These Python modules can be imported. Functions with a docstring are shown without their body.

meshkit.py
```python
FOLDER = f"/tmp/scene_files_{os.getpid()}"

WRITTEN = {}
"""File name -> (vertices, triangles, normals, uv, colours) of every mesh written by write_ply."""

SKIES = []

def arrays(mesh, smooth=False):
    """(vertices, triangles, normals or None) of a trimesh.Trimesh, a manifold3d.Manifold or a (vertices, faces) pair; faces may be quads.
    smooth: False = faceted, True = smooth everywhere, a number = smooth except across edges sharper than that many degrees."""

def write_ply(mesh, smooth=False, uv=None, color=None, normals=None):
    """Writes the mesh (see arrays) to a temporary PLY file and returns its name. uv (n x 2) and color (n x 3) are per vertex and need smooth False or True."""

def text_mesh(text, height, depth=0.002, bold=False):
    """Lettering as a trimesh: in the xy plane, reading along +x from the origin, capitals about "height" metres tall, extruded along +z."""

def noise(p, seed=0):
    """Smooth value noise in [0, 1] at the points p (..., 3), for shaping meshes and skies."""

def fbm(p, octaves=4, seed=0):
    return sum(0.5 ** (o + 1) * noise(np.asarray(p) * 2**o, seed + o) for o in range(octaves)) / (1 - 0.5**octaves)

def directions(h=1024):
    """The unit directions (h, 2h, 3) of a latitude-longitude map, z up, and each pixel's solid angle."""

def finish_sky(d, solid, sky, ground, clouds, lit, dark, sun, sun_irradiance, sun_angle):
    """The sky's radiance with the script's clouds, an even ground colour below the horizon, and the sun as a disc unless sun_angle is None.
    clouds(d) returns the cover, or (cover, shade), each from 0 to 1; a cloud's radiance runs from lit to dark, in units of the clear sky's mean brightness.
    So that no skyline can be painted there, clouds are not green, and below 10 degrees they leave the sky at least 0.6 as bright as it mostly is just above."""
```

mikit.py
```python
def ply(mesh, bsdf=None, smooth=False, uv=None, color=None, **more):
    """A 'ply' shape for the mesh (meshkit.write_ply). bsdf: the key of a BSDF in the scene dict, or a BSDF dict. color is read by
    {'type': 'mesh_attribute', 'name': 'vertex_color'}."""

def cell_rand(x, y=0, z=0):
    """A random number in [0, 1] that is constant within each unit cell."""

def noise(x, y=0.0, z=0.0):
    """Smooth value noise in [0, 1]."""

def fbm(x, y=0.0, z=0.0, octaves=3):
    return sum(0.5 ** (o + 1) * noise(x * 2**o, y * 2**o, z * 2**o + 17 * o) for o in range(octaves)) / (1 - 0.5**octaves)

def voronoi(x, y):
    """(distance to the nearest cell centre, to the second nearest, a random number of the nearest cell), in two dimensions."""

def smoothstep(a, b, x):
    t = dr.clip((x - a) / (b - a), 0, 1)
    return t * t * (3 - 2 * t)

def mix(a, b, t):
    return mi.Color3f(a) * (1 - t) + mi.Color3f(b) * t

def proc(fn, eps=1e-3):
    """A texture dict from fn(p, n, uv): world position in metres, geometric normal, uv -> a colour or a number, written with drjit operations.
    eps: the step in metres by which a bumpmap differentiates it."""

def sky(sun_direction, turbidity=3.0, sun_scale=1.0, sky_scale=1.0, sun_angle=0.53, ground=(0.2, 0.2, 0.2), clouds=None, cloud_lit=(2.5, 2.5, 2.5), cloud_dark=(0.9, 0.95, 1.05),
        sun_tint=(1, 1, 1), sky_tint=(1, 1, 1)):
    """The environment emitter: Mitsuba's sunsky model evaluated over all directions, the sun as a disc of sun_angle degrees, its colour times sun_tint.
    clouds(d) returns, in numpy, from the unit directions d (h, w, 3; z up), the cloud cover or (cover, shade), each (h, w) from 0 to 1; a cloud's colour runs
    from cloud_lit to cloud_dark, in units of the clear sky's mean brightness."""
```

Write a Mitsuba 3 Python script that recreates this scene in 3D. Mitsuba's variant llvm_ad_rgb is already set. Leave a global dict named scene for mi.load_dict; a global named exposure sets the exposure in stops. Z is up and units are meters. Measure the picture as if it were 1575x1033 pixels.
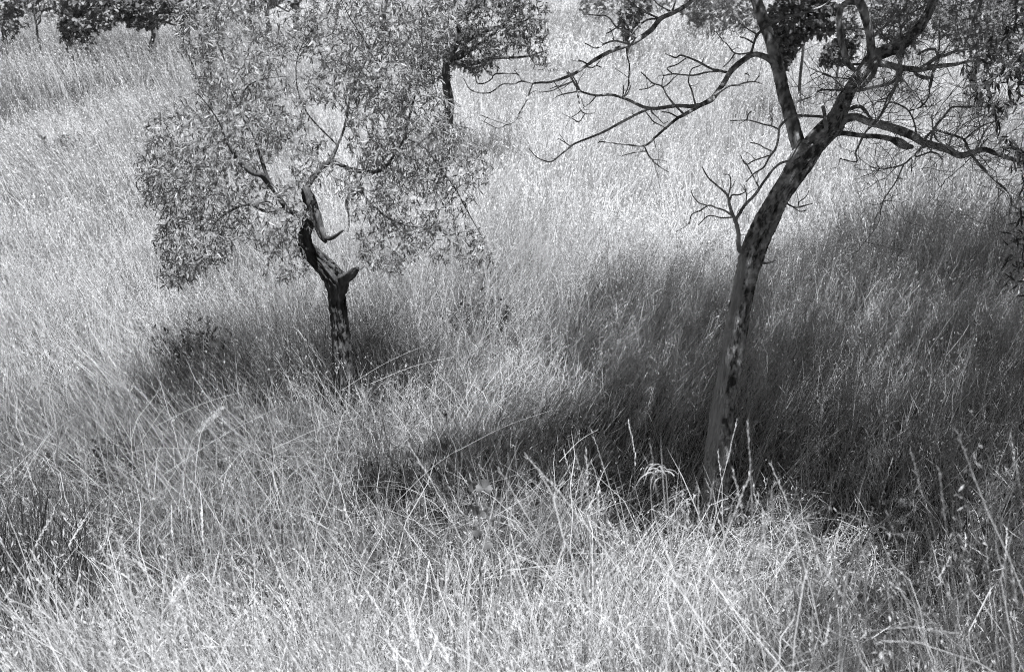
import math
import numpy as np
import mitsuba as mi
import meshkit
import mikit
from mikit import noise, fbm, smoothstep, mix

T = mi.ScalarTransform4f
scene, labels = {}, {}

# ------------------------------------------------------------------ camera, sky, exposure
EYE, FOV, PITCH = np.array([0.0, 0.0, 2.9]), 40.0, math.radians(16.88)
FWD = np.array([0.0, math.cos(PITCH), -math.sin(PITCH)])
UPV = np.array([0.0, math.sin(PITCH), math.cos(PITCH)])
FPX = 787.5 / math.tan(math.radians(FOV / 2))        # focal length in pixels of the 1575 px wide photograph
scene['camera'] = {'type': 'thinlens', 'fov': FOV, 'fov_axis': 'x', 'near_clip': 0.05, 'far_clip': 2000.0,
                   'aperture_radius': 0.0036, 'focus_distance': 7.3,
                   'to_world': T().look_at(origin=EYE.tolist(), target=(EYE + FWD).tolist(), up=[0, 0, 1])}
# monochrome film: the sun and a thin even haze are neutral in colour
SUN = (0.20, -0.28, 1.0)
scene['sky'] = mikit.sky(SUN, turbidity=3, sun_tint=(0.8222, 0.9869, 1.2956), clouds=lambda d: 1.0,
                         cloud_lit=(0.22, 0.22, 0.22), ground=(0.2, 0.2, 0.2))
exposure = 2.6


# ------------------------------------------------------------------ helpers
def at(px, py, Y):
    """The point seen at a pixel of the photograph, Y metres in front of the camera."""
    d = FWD * FPX + np.array([1.0, 0, 0]) * (px - 787.5) + UPV * (516.5 - py)
    return EYE + d * (Y / d[1])


def ss(a, b, x):
    t = np.clip((np.asarray(x, float) - a) / (b - a), 0, 1)
    return t * t * (3 - 2 * t)


def zg(x, y):
    x, y = np.asarray(x, float), np.asarray(y, float)
    bank = 1.25 * (1 - ss(1.6, 5.0, y)) * (1 + 0.06 * np.clip(x, -3, 3))
    p = np.stack(np.broadcast_arrays(x * 0.45, y * 0.45, 0 * x), -1)
    return bank + 0.22 * (meshkit.fbm(p, 3, 5) - 0.5) * ss(3.0, 6.0, y)


def unit(v):
    v = np.asarray(v, float)
    return v / np.maximum(np.linalg.norm(v, axis=-1, keepdims=True), 1e-12)


def tag(key, label=None, cat=None, group=None, kind=None):
    d = {k: v for k, v in dict(label=label, category=cat, group=group, kind=kind).items() if v}
    if d:
        labels[key] = d


used = {}


def numbered(key):
    n = used.get(key, 0)
    used[key] = n + 1
    return key if n == 0 else f'{key}_{n:03d}'


def vcol(name, **more):
    scene[name] = {'type': 'principledthin', 'base_color': {'type': 'mesh_attribute', 'name': 'vertex_color'}, **more}


vcol('dry_grass', roughness=0.45, diff_trans=0.5, spec_tint=0.0, eta=1.4)
vcol('soft_leaf', roughness=0.4, diff_trans=0.6, eta=1.45)
scene['olive_leaf'] = {'type': 'twosided',
    'a': {'type': 'principled', 'base_color': {'type': 'mesh_attribute', 'name': 'vertex_color'}, 'roughness': 0.48, 'specular': 0.4},
    'b': {'type': 'principled', 'base_color': {'type': 'rgb', 'value': [.50, .50, .50]}, 'roughness': 0.6, 'specular': 0.3}}


def bark_tex(dark, light, s):
    def fn(p, n, uv):
        a = fbm(p.x * 26 * s, p.y * 26 * s, p.z * 7 * s, 4)
        b = noise(p.x * 9 * s, p.y * 9 * s, p.z * 9 * s)
        return mix((dark,) * 3, (light,) * 3, smoothstep(0.3, 0.75, a * 0.75 + b * 0.3))
    return mikit.proc(fn)


def bark_bump(s):
    def fn(p, n, uv):
        return fbm(p.x * 40 * s, p.y * 40 * s, p.z * 9 * s, 4)
    return mikit.proc(fn, eps=0.0015)


for nm, dk, lt, s, sc in (('dead_bark', 0.14, 0.5, 1.0, 0.03), ('olive_bark', 0.05, 0.14, 1.3, 0.03)):
    scene[nm] = {'type': 'bumpmap', 'tex': bark_bump(s), 'scale': sc,
                 'inner': {'type': 'principled', 'base_color': bark_tex(dk, lt, s), 'roughness': 0.85, 'specular': 0.2}}
scene['trunk_bark'] = {'type': 'bumpmap', 'tex': bark_bump(1.0), 'scale': 0.03,
    'inner': {'type': 'principled', 'base_color': {'type': 'mesh_attribute', 'name': 'vertex_color'}, 'roughness': 0.85, 'specular': 0.2}}
scene['twig_bark'] = {'type': 'principled', 'base_color': {'type': 'rgb', 'value': [.24, .24, .24]}, 'roughness': 0.7, 'specular': 0.3}
scene['pale_twig'] = {'type': 'principled', 'base_color': {'type': 'rgb', 'value': [.30, .30, .30]}, 'roughness': 0.6, 'specular': 0.3}
scene['soil'] = {'type': 'principled', 'roughness': 0.95, 'specular': 0.1, 'base_color': mikit.proc(
    lambda p, n, uv: mix((.05, .05, .05), (.16, .16, .16), smoothstep(.3, .7, fbm(p.x * 6, p.y * 6, p.z, 4))))}


class Mesh:
    def __init__(self):
        self.v, self.f, self.c, self.n = [], [], [], 0

    def add(self, v, f, c=None):
        v = np.asarray(v, float).reshape(-1, 3)
        self.v.append(v)
        self.f.append(np.asarray(f, int).reshape(-1, 3) + self.n)
        self.c.append(np.broadcast_to(np.asarray(0.5 if c is None else c, float).reshape(-1, 1), (len(v), 1)))
        self.n += len(v)

    def ply(self, bsdf, smooth=False, color=True):
        v, f = np.vstack(self.v), np.vstack(self.f)
        c = np.repeat(np.vstack(self.c), 3, axis=1) if color else None
        return mikit.ply((v, f), bsdf, smooth=smooth, color=c)

    def tris(self):
        return sum(len(x) for x in self.f)


def resample(p, r, step):
    """Catmull-Rom through the points p with radii r."""
    p, r = np.asarray(p, float), np.asarray(r, float)
    q = np.hstack([p, r[:, None]])
    q = np.vstack([2 * q[0] - q[1], q, 2 * q[-1] - q[-2]])
    out = []
    for i in range(1, len(q) - 2):
        L = np.linalg.norm(q[i + 1, :3] - q[i, :3])
        n = max(1, int(math.ceil(L / step)))
        t = (np.arange(n) / n)[:, None]
        a, b, c, d = q[i - 1], q[i], q[i + 1], q[i + 2]
        out.append(0.5 * (2 * b + (c - a) * t + (2 * a - 5 * b + 4 * c - d) * t ** 2 + (3 * b - a - 3 * c + d) * t ** 3))
    out.append(q[-2][None])
    o = np.vstack(out)
    return o[:, :3], np.maximum(o[:, 3], 0.0006)


def tube_arrays(p, r, sides, rough=0.0, seed=0, freq=9.0):
    t = unit(np.gradient(p, axis=0))
    ref = np.array([0.31, -0.9, 0.3]) if abs(t[0] @ unit([0.31, -0.9, 0.3])) < 0.95 else np.array([1.0, 0, 0])
    a = unit(np.cross(t, ref))
    for i in range(1, len(a)):                       # keep the frame from flipping
        a[i] = unit(a[i - 1] - t[i] * (a[i - 1] @ t[i]))
    b = np.cross(t, a)
    ang = np.arange(sides) * 2 * np.pi / sides
    dirs = np.cos(ang)[None, :, None] * a[:, None] + np.sin(ang)[None, :, None] * b[:, None]
    rr = np.repeat(r[:, None], sides, 1)
    if rough:
        s = np.concatenate([[0], np.cumsum(np.linalg.norm(np.diff(p, axis=0), axis=1))])
        cyl = np.stack(np.broadcast_arrays(np.cos(ang)[None] * 2.6, np.sin(ang)[None] * 2.6, s[:, None] * freq), -1)
        big = meshkit.fbm(cyl * np.array([1, 1, 0.5]) + seed * 3.7, 2, seed) - 0.5
        fine = np.abs(meshkit.fbm(cyl * np.array([2.4, 2.4, 1.3]) + seed, 3, seed + 5) - 0.5)
        rr = rr * (1 + rough * (0.9 * big - 2.6 * fine + 0.28))
    v = p[:, None] + rr[..., None] * dirs
    i, j = np.meshgrid(np.arange(len(p) - 1), np.arange(sides), indexing='ij')
    q = np.stack([i * sides + j, i * sides + (j + 1) % sides, (i + 1) * sides + (j + 1) % sides, (i + 1) * sides + j], -1).reshape(-1, 4)
    f = np.vstack([q[:, [0, 1, 2]], q[:, [0, 2, 3]]])
    v = v.reshape(-1, 3)
    k = len(v)
    v = np.vstack([v, p[-1] + t[-1] * r[-1] * 0.6, p[0] - t[0] * r[0] * 0.3])
    js, e = np.arange(sides), (len(p) - 1) * sides
    f = np.vstack([f, np.stack([e + js, e + (js + 1) % sides, js * 0 + k], 1), np.stack([(js + 1) % sides, js, js * 0 + k + 1], 1)])
    return v, f


# ------------------------------------------------------------------ ground
def build_ground():
    def axis(a, b, c, d, s1, s2):
        n1, n2, n3 = np.linspace(a, b, s2), np.linspace(b, c, s1), np.linspace(c, d, s2)
        return np.concatenate([n1[:-1], n2, n3[1:]])
    xs, ys = axis(-600, -14, 14, 600, 130, 25), axis(-150, -3, 32, 900, 170, 25)
    X, Y = np.meshgrid(xs, ys, indexing='ij')
    v = np.stack([X, Y, zg(X, Y)], -1).reshape(-1, 3)
    i, j = np.meshgrid(np.arange(len(xs) - 1), np.arange(len(ys) - 1), indexing='ij')
    k = len(ys)
    q = np.stack([i * k + j, (i + 1) * k + j, (i + 1) * k + j + 1, i * k + j + 1], -1).reshape(-1, 4)
    scene['ground'] = mikit.ply((v, np.vstack([q[:, [0, 1, 2]], q[:, [0, 2, 3]]])), 'soil', smooth=True)
    tag('ground', 'uneven meadow ground under the long dry grass', 'ground', kind='structure')


build_ground()


# ------------------------------------------------------------------ grass
def blades(m, rng, n, R, h, w, tilt, curl, seg, c, taper=0.7, root=None, az=None, curl_min=0.0, cap=2.6):
    """n curved ribbons; h, w, c are (low, high) ranges. Returns the stem lines (n, seg+1, 3)."""
    if root is None:
        rad, th = R * np.sqrt(rng.random(n)), rng.random(n) * 2 * np.pi
        root = np.stack([rad * np.cos(th), rad * np.sin(th), 0 * rad - 0.02], 1)
    az = rng.random(n) * 2 * np.pi if az is None else az
    t0, cu = np.abs(rng.normal(0, tilt, n)), curl_min + (curl - curl_min) * rng.random(n) ** 1.3
    H, W = rng.uniform(*h, n), rng.uniform(*w, n)
    t = np.arange(seg + 1) / seg
    ang = np.minimum(t0[:, None] + cu[:, None] * ((t[:-1] + t[1:]) / 2) ** (.7 if curl_min else 1.6), cap)
    wob = az[:, None] + rng.normal(0, 0.25, (n, seg))
    d = np.stack([np.sin(ang) * np.cos(wob), np.sin(ang) * np.sin(wob), np.cos(ang)], -1) * (H / seg)[:, None, None]
    line = np.concatenate([root[:, None], root[:, None] + np.cumsum(d, 1)], 1)
    tw = rng.random(n) * np.pi
    side = np.stack([np.cos(tw), np.sin(tw), 0 * tw], 1)
    wid = W[:, None] * (1 - t[None] ** 2 * taper) / 2
    v = np.stack([line - side[:, None] * wid[..., None], line + side[:, None] * wid[..., None]], 2)   # n, seg+1, 2, 3
    v = v.reshape(n, -1, 3)[:, :-1]
    v[:, -1] = line[:, -1]
    k = 2 * seg + 1
    f = []
    for i in range(seg - 1):
        f += [[2 * i, 2 * i + 1, 2 * i + 3], [2 * i, 2 * i + 3, 2 * i + 2]]
    f.append([2 * seg - 2, 2 * seg - 1, 2 * seg])
    f = (np.array(f)[None] + np.arange(n)[:, None, None] * k).reshape(-1, 3)
    col = np.repeat(rng.uniform(*c, n), k)
    m.add(v, f, col)
    return line


def spikelets(m, rng, base, direction, L, w, c, cross=True):
    n = len(base)
    d = unit(direction)
    s = unit(np.cross(d, unit(rng.normal(size=(n, 3)))))
    u = np.cross(d, s)
    L, w = L[:, None], w[:, None] / 2
    for q in ((s, u) if cross else (s,)):
        v = np.stack([base, base + d * L * .4 + q * w, base + d * L, base + d * L * .4 - q * w], 1)
        f = (np.array([[0, 1, 2], [0, 2, 3]])[None] + np.arange(n)[:, None, None] * 4).reshape(-1, 3)
        m.add(v, f, np.repeat(c, 4))


def oat_heads(m, rng, line, k, span, L, w, c, cross=True, spread=0.03):
    n, s = line.shape[0], line.shape[1] - 1
    t = 1 - span * rng.random((n, k))
    x = t * s
    i = np.minimum(x.astype(int), s - 1)
    fr = (x - i)[..., None]
    rows = np.arange(n)[:, None]
    p = line[rows, i] * (1 - fr) + line[rows, i + 1] * fr
    az = rng.random((n, k)) * 2 * np.pi
    off = rng.uniform(0.2, 1, (n, k)) * spread
    p = p + np.stack([np.cos(az) * off, np.sin(az) * off, rng.uniform(-.6, .3, (n, k)) * off], -1)
    d = np.stack([np.cos(az) * .5, np.sin(az) * .5, -rng.uniform(0.1, 1.2, (n, k))], -1)
    N = n * k
    spikelets(m, rng, p.reshape(-1, 3), d.reshape(-1, 3), rng.uniform(*L, N), rng.uniform(*w, N), rng.uniform(*c, N), cross)


def bottle_heads(m, rng, line, k, L, w, c, span=0.25):
    """Dense narrow heads that follow the arching end of the stem."""
    n, s = line.shape[0], line.shape[1] - 1
    t = 1 - span * (np.arange(k)[None] + rng.random((n, k))) / k
    x = t * s
    i = np.minimum(x.astype(int), s - 1)
    fr = (x - i)[..., None]
    rows = np.arange(n)[:, None]
    p = line[rows, i] * (1 - fr) + line[rows, i + 1] * fr
    d = unit(line[rows, i + 1] - line[rows, i]) + rng.normal(0, .2, (n, k, 3))
    N = n * k
    spikelets(m, rng, p.reshape(-1, 3), d.reshape(-1, 3), rng.uniform(*L, N), rng.uniform(*w, N), rng.uniform(*c, N), True)


def patch_mid(seed, c=(.26, .80), top=(.55, .84), heads=7, low=(.05, .17)):
    rng, m = np.random.default_rng(seed), Mesh()
    blades(m, rng, 24, .30, (.12, .34), (.004, .009), .5, 1.5, 3, low)        # greener undergrowth, darkened to put shade into the gaps
    blades(m, rng, 42, .30, (.22, .56), (.0022, .0052), .36, 1.1, 3, c)
    blades(m, rng, 9, .28, (.3, .5), (.0024, .005), .75, 1.5, 4, c)
    st = blades(m, rng, 12, .28, (.42, .68), (.002, .0034), .18, .8, 4, top, taper=.4)
    oat_heads(m, rng, st[:8], heads, .42, (.014, .026), (.0034, .006), top, spread=.034)
    return m


def patch_thatch(seed):
    rng, m = np.random.default_rng(seed), Mesh()
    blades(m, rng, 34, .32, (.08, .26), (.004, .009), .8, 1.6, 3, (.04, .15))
    n = 40
    rad, th = .32 * np.sqrt(rng.random(n)), rng.random(n) * 2 * np.pi
    root = np.stack([rad * np.cos(th), rad * np.sin(th), rng.uniform(.0, .14, n)], 1)
    blades(m, rng, n, 0, (.2, .5), (.0022, .0045), 1.2, .9, 3, (.12, .60), root=root)
    blades(m, rng, 22, .30, (.14, .34), (.0026, .005), .7, 1.3, 3, (.10, .34))
    st = blades(m, rng, 2, .28, (.3, .48), (.0022, .0032), .35, .8, 4, (.5, .78), taper=.4)
    oat_heads(m, rng, st, 6, .38, (.012, .018), (.003, .005), (.6, .84), spread=.025)
    return m


def patch_near(seed):
    rng, m = np.random.default_rng(seed), Mesh()
    blades(m, rng, 24, .2, (.1, .32), (.004, .009), .6, 1.6, 4, (.04, .15))  # undergrowth colour kept low to paint shade between the stems
    blades(m, rng, 20, .2, (.25, .62), (.0022, .0048), .36, 1.3, 5, (.25, .8))
    st = blades(m, rng, 9, .18, (.5, .88), (.0018, .0034), .13, 1.2, 8, (.5, .84), taper=.35)
    bottle_heads(m, rng, st[:3], 26, (.010, .018), (.0026, .0042), (.55, .84), span=.16)
    oat_heads(m, rng, st[3:7], 12, .26, (.012, .022), (.0022, .0042), (.6, .84), spread=.014)
    blades(m, rng, 3, .2, (.4, .6), (.0024, .004), .6, 1.8, 6, (.4, .84))
    return m


def patch_tall(seed):
    rng, m = np.random.default_rng(seed), Mesh()
    blades(m, rng, 26, .2, (.1, .34), (.004, .010), .6, 1.6, 4, (.03, .12))  # near-black undergrowth paints the shaded gaps
    blades(m, rng, 6, .2, (.3, .7), (.0024, .005), .4, 1.5, 6, (.2, .8))
    st = blades(m, rng, 11, .16, (.55, 1.02), (.0019, .0036), .13, 1.6, 10, (.55, .88), taper=.35)
    bottle_heads(m, rng, st[:4], 22, (.009, .018), (.002, .0036), (.5, .86), span=.14)
    oat_heads(m, rng, st[4:7], 13, .24, (.012, .022), (.0024, .0045), (.6, .88), spread=.018)
    return m


def patch_far(seed, R, nb, hs, wb, ws, Ls, c=(.62, .86), top=(.76, .92)):
    rng, m = np.random.default_rng(seed), Mesh()
    blades(m, rng, nb // 4, R, (.1, .3), wb, .4, 1.3, 2, (c[0] * .45, c[1] * .55))
    blades(m, rng, nb, R, (.25, .52), wb, .3, 1.0, 2, c)
    st = blades(m, rng, nb // 3, R, hs, ws, .16, .7, 3, top, taper=.4)
    oat_heads(m, rng, st, 5, .42, Ls, (Ls[0] * .3, Ls[1] * .36), top, cross=False, spread=.035)
    return m


groups = {}


def shape_group(key, m):
    scene[key] = {'type': 'shapegroup', 'blades': m.ply('dry_grass')}
    groups.setdefault(key.rsplit('_', 1)[0], []).append(key)


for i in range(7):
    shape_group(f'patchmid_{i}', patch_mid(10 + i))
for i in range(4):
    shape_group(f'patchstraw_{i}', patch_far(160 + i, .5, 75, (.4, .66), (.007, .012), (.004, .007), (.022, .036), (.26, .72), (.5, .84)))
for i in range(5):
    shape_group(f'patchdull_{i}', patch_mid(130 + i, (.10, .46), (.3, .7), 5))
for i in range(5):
    shape_group(f'patchpale_{i}', patch_mid(140 + i, (.46, .84), (.66, .9), 10, (.14, .32)))  # paler variant, picked more often farther out
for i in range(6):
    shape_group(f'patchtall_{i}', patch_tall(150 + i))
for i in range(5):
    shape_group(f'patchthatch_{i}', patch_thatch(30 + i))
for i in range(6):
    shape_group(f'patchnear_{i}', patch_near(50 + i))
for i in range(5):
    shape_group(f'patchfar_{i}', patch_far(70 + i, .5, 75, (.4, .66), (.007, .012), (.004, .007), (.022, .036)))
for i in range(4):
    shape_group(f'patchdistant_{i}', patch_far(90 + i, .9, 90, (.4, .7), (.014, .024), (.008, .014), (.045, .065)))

for i in range(4):
    shape_group(f'patchgreen_{i}', patch_far(110 + i, .6, 70, (.4, .8), (.009, .016), (.006, .010), (.025, .04), (.12, .5), (.4, .8)))

GR = np.random.default_rng(7)
counter = {}


def lean_at(x, y):
    """Which way the wind and rain have laid the grass (m sideways per m of height)."""
    n1 = meshkit.noise(np.array([x * .55, y * .4, 1.3])) - .5
    n2 = meshkit.noise(np.array([x * .5, y * .45, 7.7])) - .5
    s = ss(-1.6, .6, x + .06 * (y - 8))
    lx = -.26 * (1 - s) + .16 * s + .7 * n1 - .42 * ss(4.8, 3.8, y) * ss(.3, 1.2, x)
    ly = -.05 + .5 * n2
    return lx, ly


def put(stuff, kind, x, y, sxy, sz, lean=1.0, mess=1.0):
    k = counter[stuff] = counter.get(stuff, 0) + 1
    lx, ly = lean_at(x, y)
    lx, ly = lean * lx + GR.normal(0, .2) * mess, lean * ly + GR.normal(0, .18) * mess
    a = GR.random() * 2 * np.pi
    c, s = math.cos(a) * sxy, math.sin(a) * sxy
    M = np.array([[c, -s, lx * sz, x], [s, c, ly * sz, y], [0, 0, sz, float(zg(x, y))], [0, 0, 0, 1.0]])
    g = groups[kind][GR.integers(len(groups[kind]))]
    scene[f'{stuff}__{k:04d}'] = {'type': 'instance', 'shapegroup': {'type': 'ref', 'id': g}, 'to_world': T(M)}


def height_at(x, y):
    n = meshkit.fbm(np.array([x * .9, y * .7, 3.1]), 3, 9)
    return 1 + 1.5 * (n - .5)


def flattened(x, y):
    """Where the grass lies flat: the trodden hollow in front of the olive."""
    n = meshkit.noise(np.array([x * .8, y * .8, 5.5]))
    return np.exp(-(((x + 1.7) / 2.2) ** 2 + ((y - 6.0) / 1.3) ** 2)) > .42 + .35 * (n - .5)


def scatter(y0, y1, step, margin=1.1):
    y = y0
    while y < y1:
        half = .37 * y + margin
        for x in np.arange(-half, half, step):
            yield x + GR.uniform(-.5, .5) * step, y + GR.uniform(-.5, .5) * step
        y += step


def low_near_trunks(x, y):
    a = math.exp(-(((x - .95) / .9) ** 2 + ((y - 5.95) / .75) ** 2))
    b = math.exp(-(((x + .95) / .8) ** 2 + ((y - 7.15) / .8) ** 2))
    return 1 - .62 * a - .36 * b


for x, y in scatter(2.5, 4.9, .15, .5):
    if GR.random() < ss(4.9, 4.2, y):
        n = meshkit.noise(np.array([x * 1.7, y * 1.7, 2.2]))
        if GR.random() < ss(-.6, .6, x):
            if GR.random() < .62:
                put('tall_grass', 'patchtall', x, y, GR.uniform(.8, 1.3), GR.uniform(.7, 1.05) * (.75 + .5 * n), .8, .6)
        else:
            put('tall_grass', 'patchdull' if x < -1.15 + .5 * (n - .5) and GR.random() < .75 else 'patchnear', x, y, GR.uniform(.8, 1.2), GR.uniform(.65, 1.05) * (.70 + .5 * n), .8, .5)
for x, y in scatter(4.3, 12.0, .21):
    h = GR.uniform(.75, 1.05) * (.86 + .14 * ss(8, 10, y)) * low_near_trunks(x, y)
    if flattened(x, y):
        put('meadow_grass', 'patchthatch', x, y, GR.uniform(.9, 1.2), GR.uniform(.8, 1.1), .5)
        if GR.random() < .12:
            put('meadow_grass', 'patchdull', x, y, GR.uniform(.8, 1.1), GR.uniform(.45, .7))
    else:
        n = meshkit.fbm(np.array([x * .5, y * .4, 6.6]), 3, 12) - .5
        w = ss(8.2, 11.5, y + 3.2 * n + 1.2 * np.clip(x, -1, 1.5)) * (.35 + .65 * ss(-2.6, -.6, x)) * (1 - .8 * ss(2.0, 3.4, x)) - 1.7 * ss(.1, -1.8, x + 2.5 * n) * ss(8.5, 6.2, y)  # fewer pale patches at the right: tree shade put into the grass colour
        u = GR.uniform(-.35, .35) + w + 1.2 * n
        kind = 'patchpale' if u > .5 else 'patchdull' if u < -.42 else 'patchmid'
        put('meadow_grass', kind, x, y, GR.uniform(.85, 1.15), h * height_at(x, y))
for x, y in scatter(11.6, 24.0, .46):
    green = x < -3.6 and y > 20.5 + 1.5 * math.sin(x)
    far = 'patchfar' if GR.random() < (1 - .8 * ss(2.4, 4.0, x) * ss(20, 15, y)) * ss(-3.2, -.8, x + 2 * (meshkit.noise(np.array([x * .4, y * .3, 4.4])) - .5)) else 'patchstraw'  # duller grass at the right paints in shade beyond the olives
    put('meadow_grass', 'patchgreen' if green else far, x, y, GR.uniform(.9, 1.2), GR.uniform(.85, 1.15) * (1.25 if green else height_at(x, y)))
for x, y in scatter(23.5, 62.0, 1.0, 2.5):
    if x < -3.6 and y < 31:
        for q in range(3):
            put('meadow_grass', 'patchgreen', x + GR.uniform(-.5, .5), y + GR.uniform(-.5, .5), GR.uniform(.9, 1.2), GR.uniform(1.0, 1.5))
    else:
        put('meadow_grass', 'patchdistant', x, y, GR.uniform(.9, 1.2), GR.uniform(.9, 1.2))
tag('meadow_grass', 'long pale dry grass and wild oats covering the whole meadow', 'grass', kind='stuff')
tag('tall_grass', 'tall pale seeding grass on the near bank at the bottom', 'grass', kind='stuff')


# ------------------------------------------------------------------ traced branches
class Skeleton:
    """Branch lines of one tree: photograph pixels with widths, each with a depth of its own, turned into 3-D points."""

    def __init__(self, Y):
        self.Y, self.px, self.p, self.r = Y, [], [], []

    def nearest(self, q):
        a = np.array(self.px)
        i = int(np.argmin(((a[:, :2] - q) ** 2).sum(1)))
        return a[i], self.p[i]

    def line(self, pts, dY, step=.02, join=True, wob=0.0, rng=None):
        pts = [list(p) for p in pts]
        w0 = pts[0][2]
        last = w0
        for p in pts:                                     # widths may be given only where they change
            if len(p) == 2:
                last = max(last * .86, 1.3)
                p.append(last)
            last = p[2]
        pts = np.array(pts, float)
        Y0 = self.Y
        if self.px and join:
            n, P = self.nearest(pts[0, :2])
            Y0 = n[2]
            if np.hypot(*(n[:2] - pts[0, :2])) > 1.5:
                pts = np.vstack([[n[0], n[1], pts[0, 2]], pts])
        seg = np.concatenate([[0], np.cumsum(np.hypot(*np.diff(pts[:, :2], axis=0).T))])
        t = seg / max(seg[-1], 1e-9)
        Ys = Y0 + dY * t
        if rng is not None and wob:
            Ys = Ys + np.concatenate([[0], rng.normal(0, wob, len(t) - 1)])
        P = np.array([at(a, b, y) for (a, b, _), y in zip(pts, Ys)])
        R = pts[:, 2] / 2 * (Ys / FPX) / math.cos(PITCH)
        p, r = resample(P, R, step)
        # pixel record along the resampled line
        d = p - EYE
        k = FPX / (d @ FWD)
        for q, rr, u, v in zip(p, r, 787.5 + d[:, 0] * k, 516.5 - (d @ UPV) * k):
            self.px.append((u, v, q[1]))
            self.p.append(q)
            self.r.append(rr)
        return p, r


def twiggy(sk_p, sk_r, rng, m, n, L=(.06, .22), out=None, r0=.0022, levels=2, gravity=0.0):
    """Short zigzag twigs that leave a branch line; added to mesh m."""
    tan = unit(np.gradient(sk_p, axis=0))
    for _ in range(n):
        i = rng.integers(int(len(sk_p) * .15), len(sk_p))
        d = unit(tan[i] * rng.uniform(.1, .8) + rng.normal(size=3) * .7 + np.array([0, 0, .25 - gravity]))
        grow(m, rng, sk_p[i], d, rng.uniform(*L), min(r0, sk_r[i] * .8), levels)


def grow(m, rng, p, d, L, r, levels):
    n = max(2, int(L / .035))
    pts = [p]
    for k in range(n):
        d = unit(d + rng.normal(0, .33, 3) + np.array([0, 0, .05]))
        pts.append(pts[-1] + d * L / n)
        if levels > 1 and k and rng.random() < .55:
            grow(m, rng, pts[-1], unit(d + rng.normal(0, .8, 3)), L * rng.uniform(.25, .55), r * .75, levels - 1)
    pts = np.array(pts)
    m.add(*tube_arrays(pts, np.linspace(r, r * .55, len(pts)), 4))


# ------------------------------------------------------------------ the bare tree
BT = 'bare_tree'
tag(BT, 'leafless dark tree leaning right in the shade with crooked bare branches', 'tree')
bt = Skeleton(6.5)
BR = np.random.default_rng(21)


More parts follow.
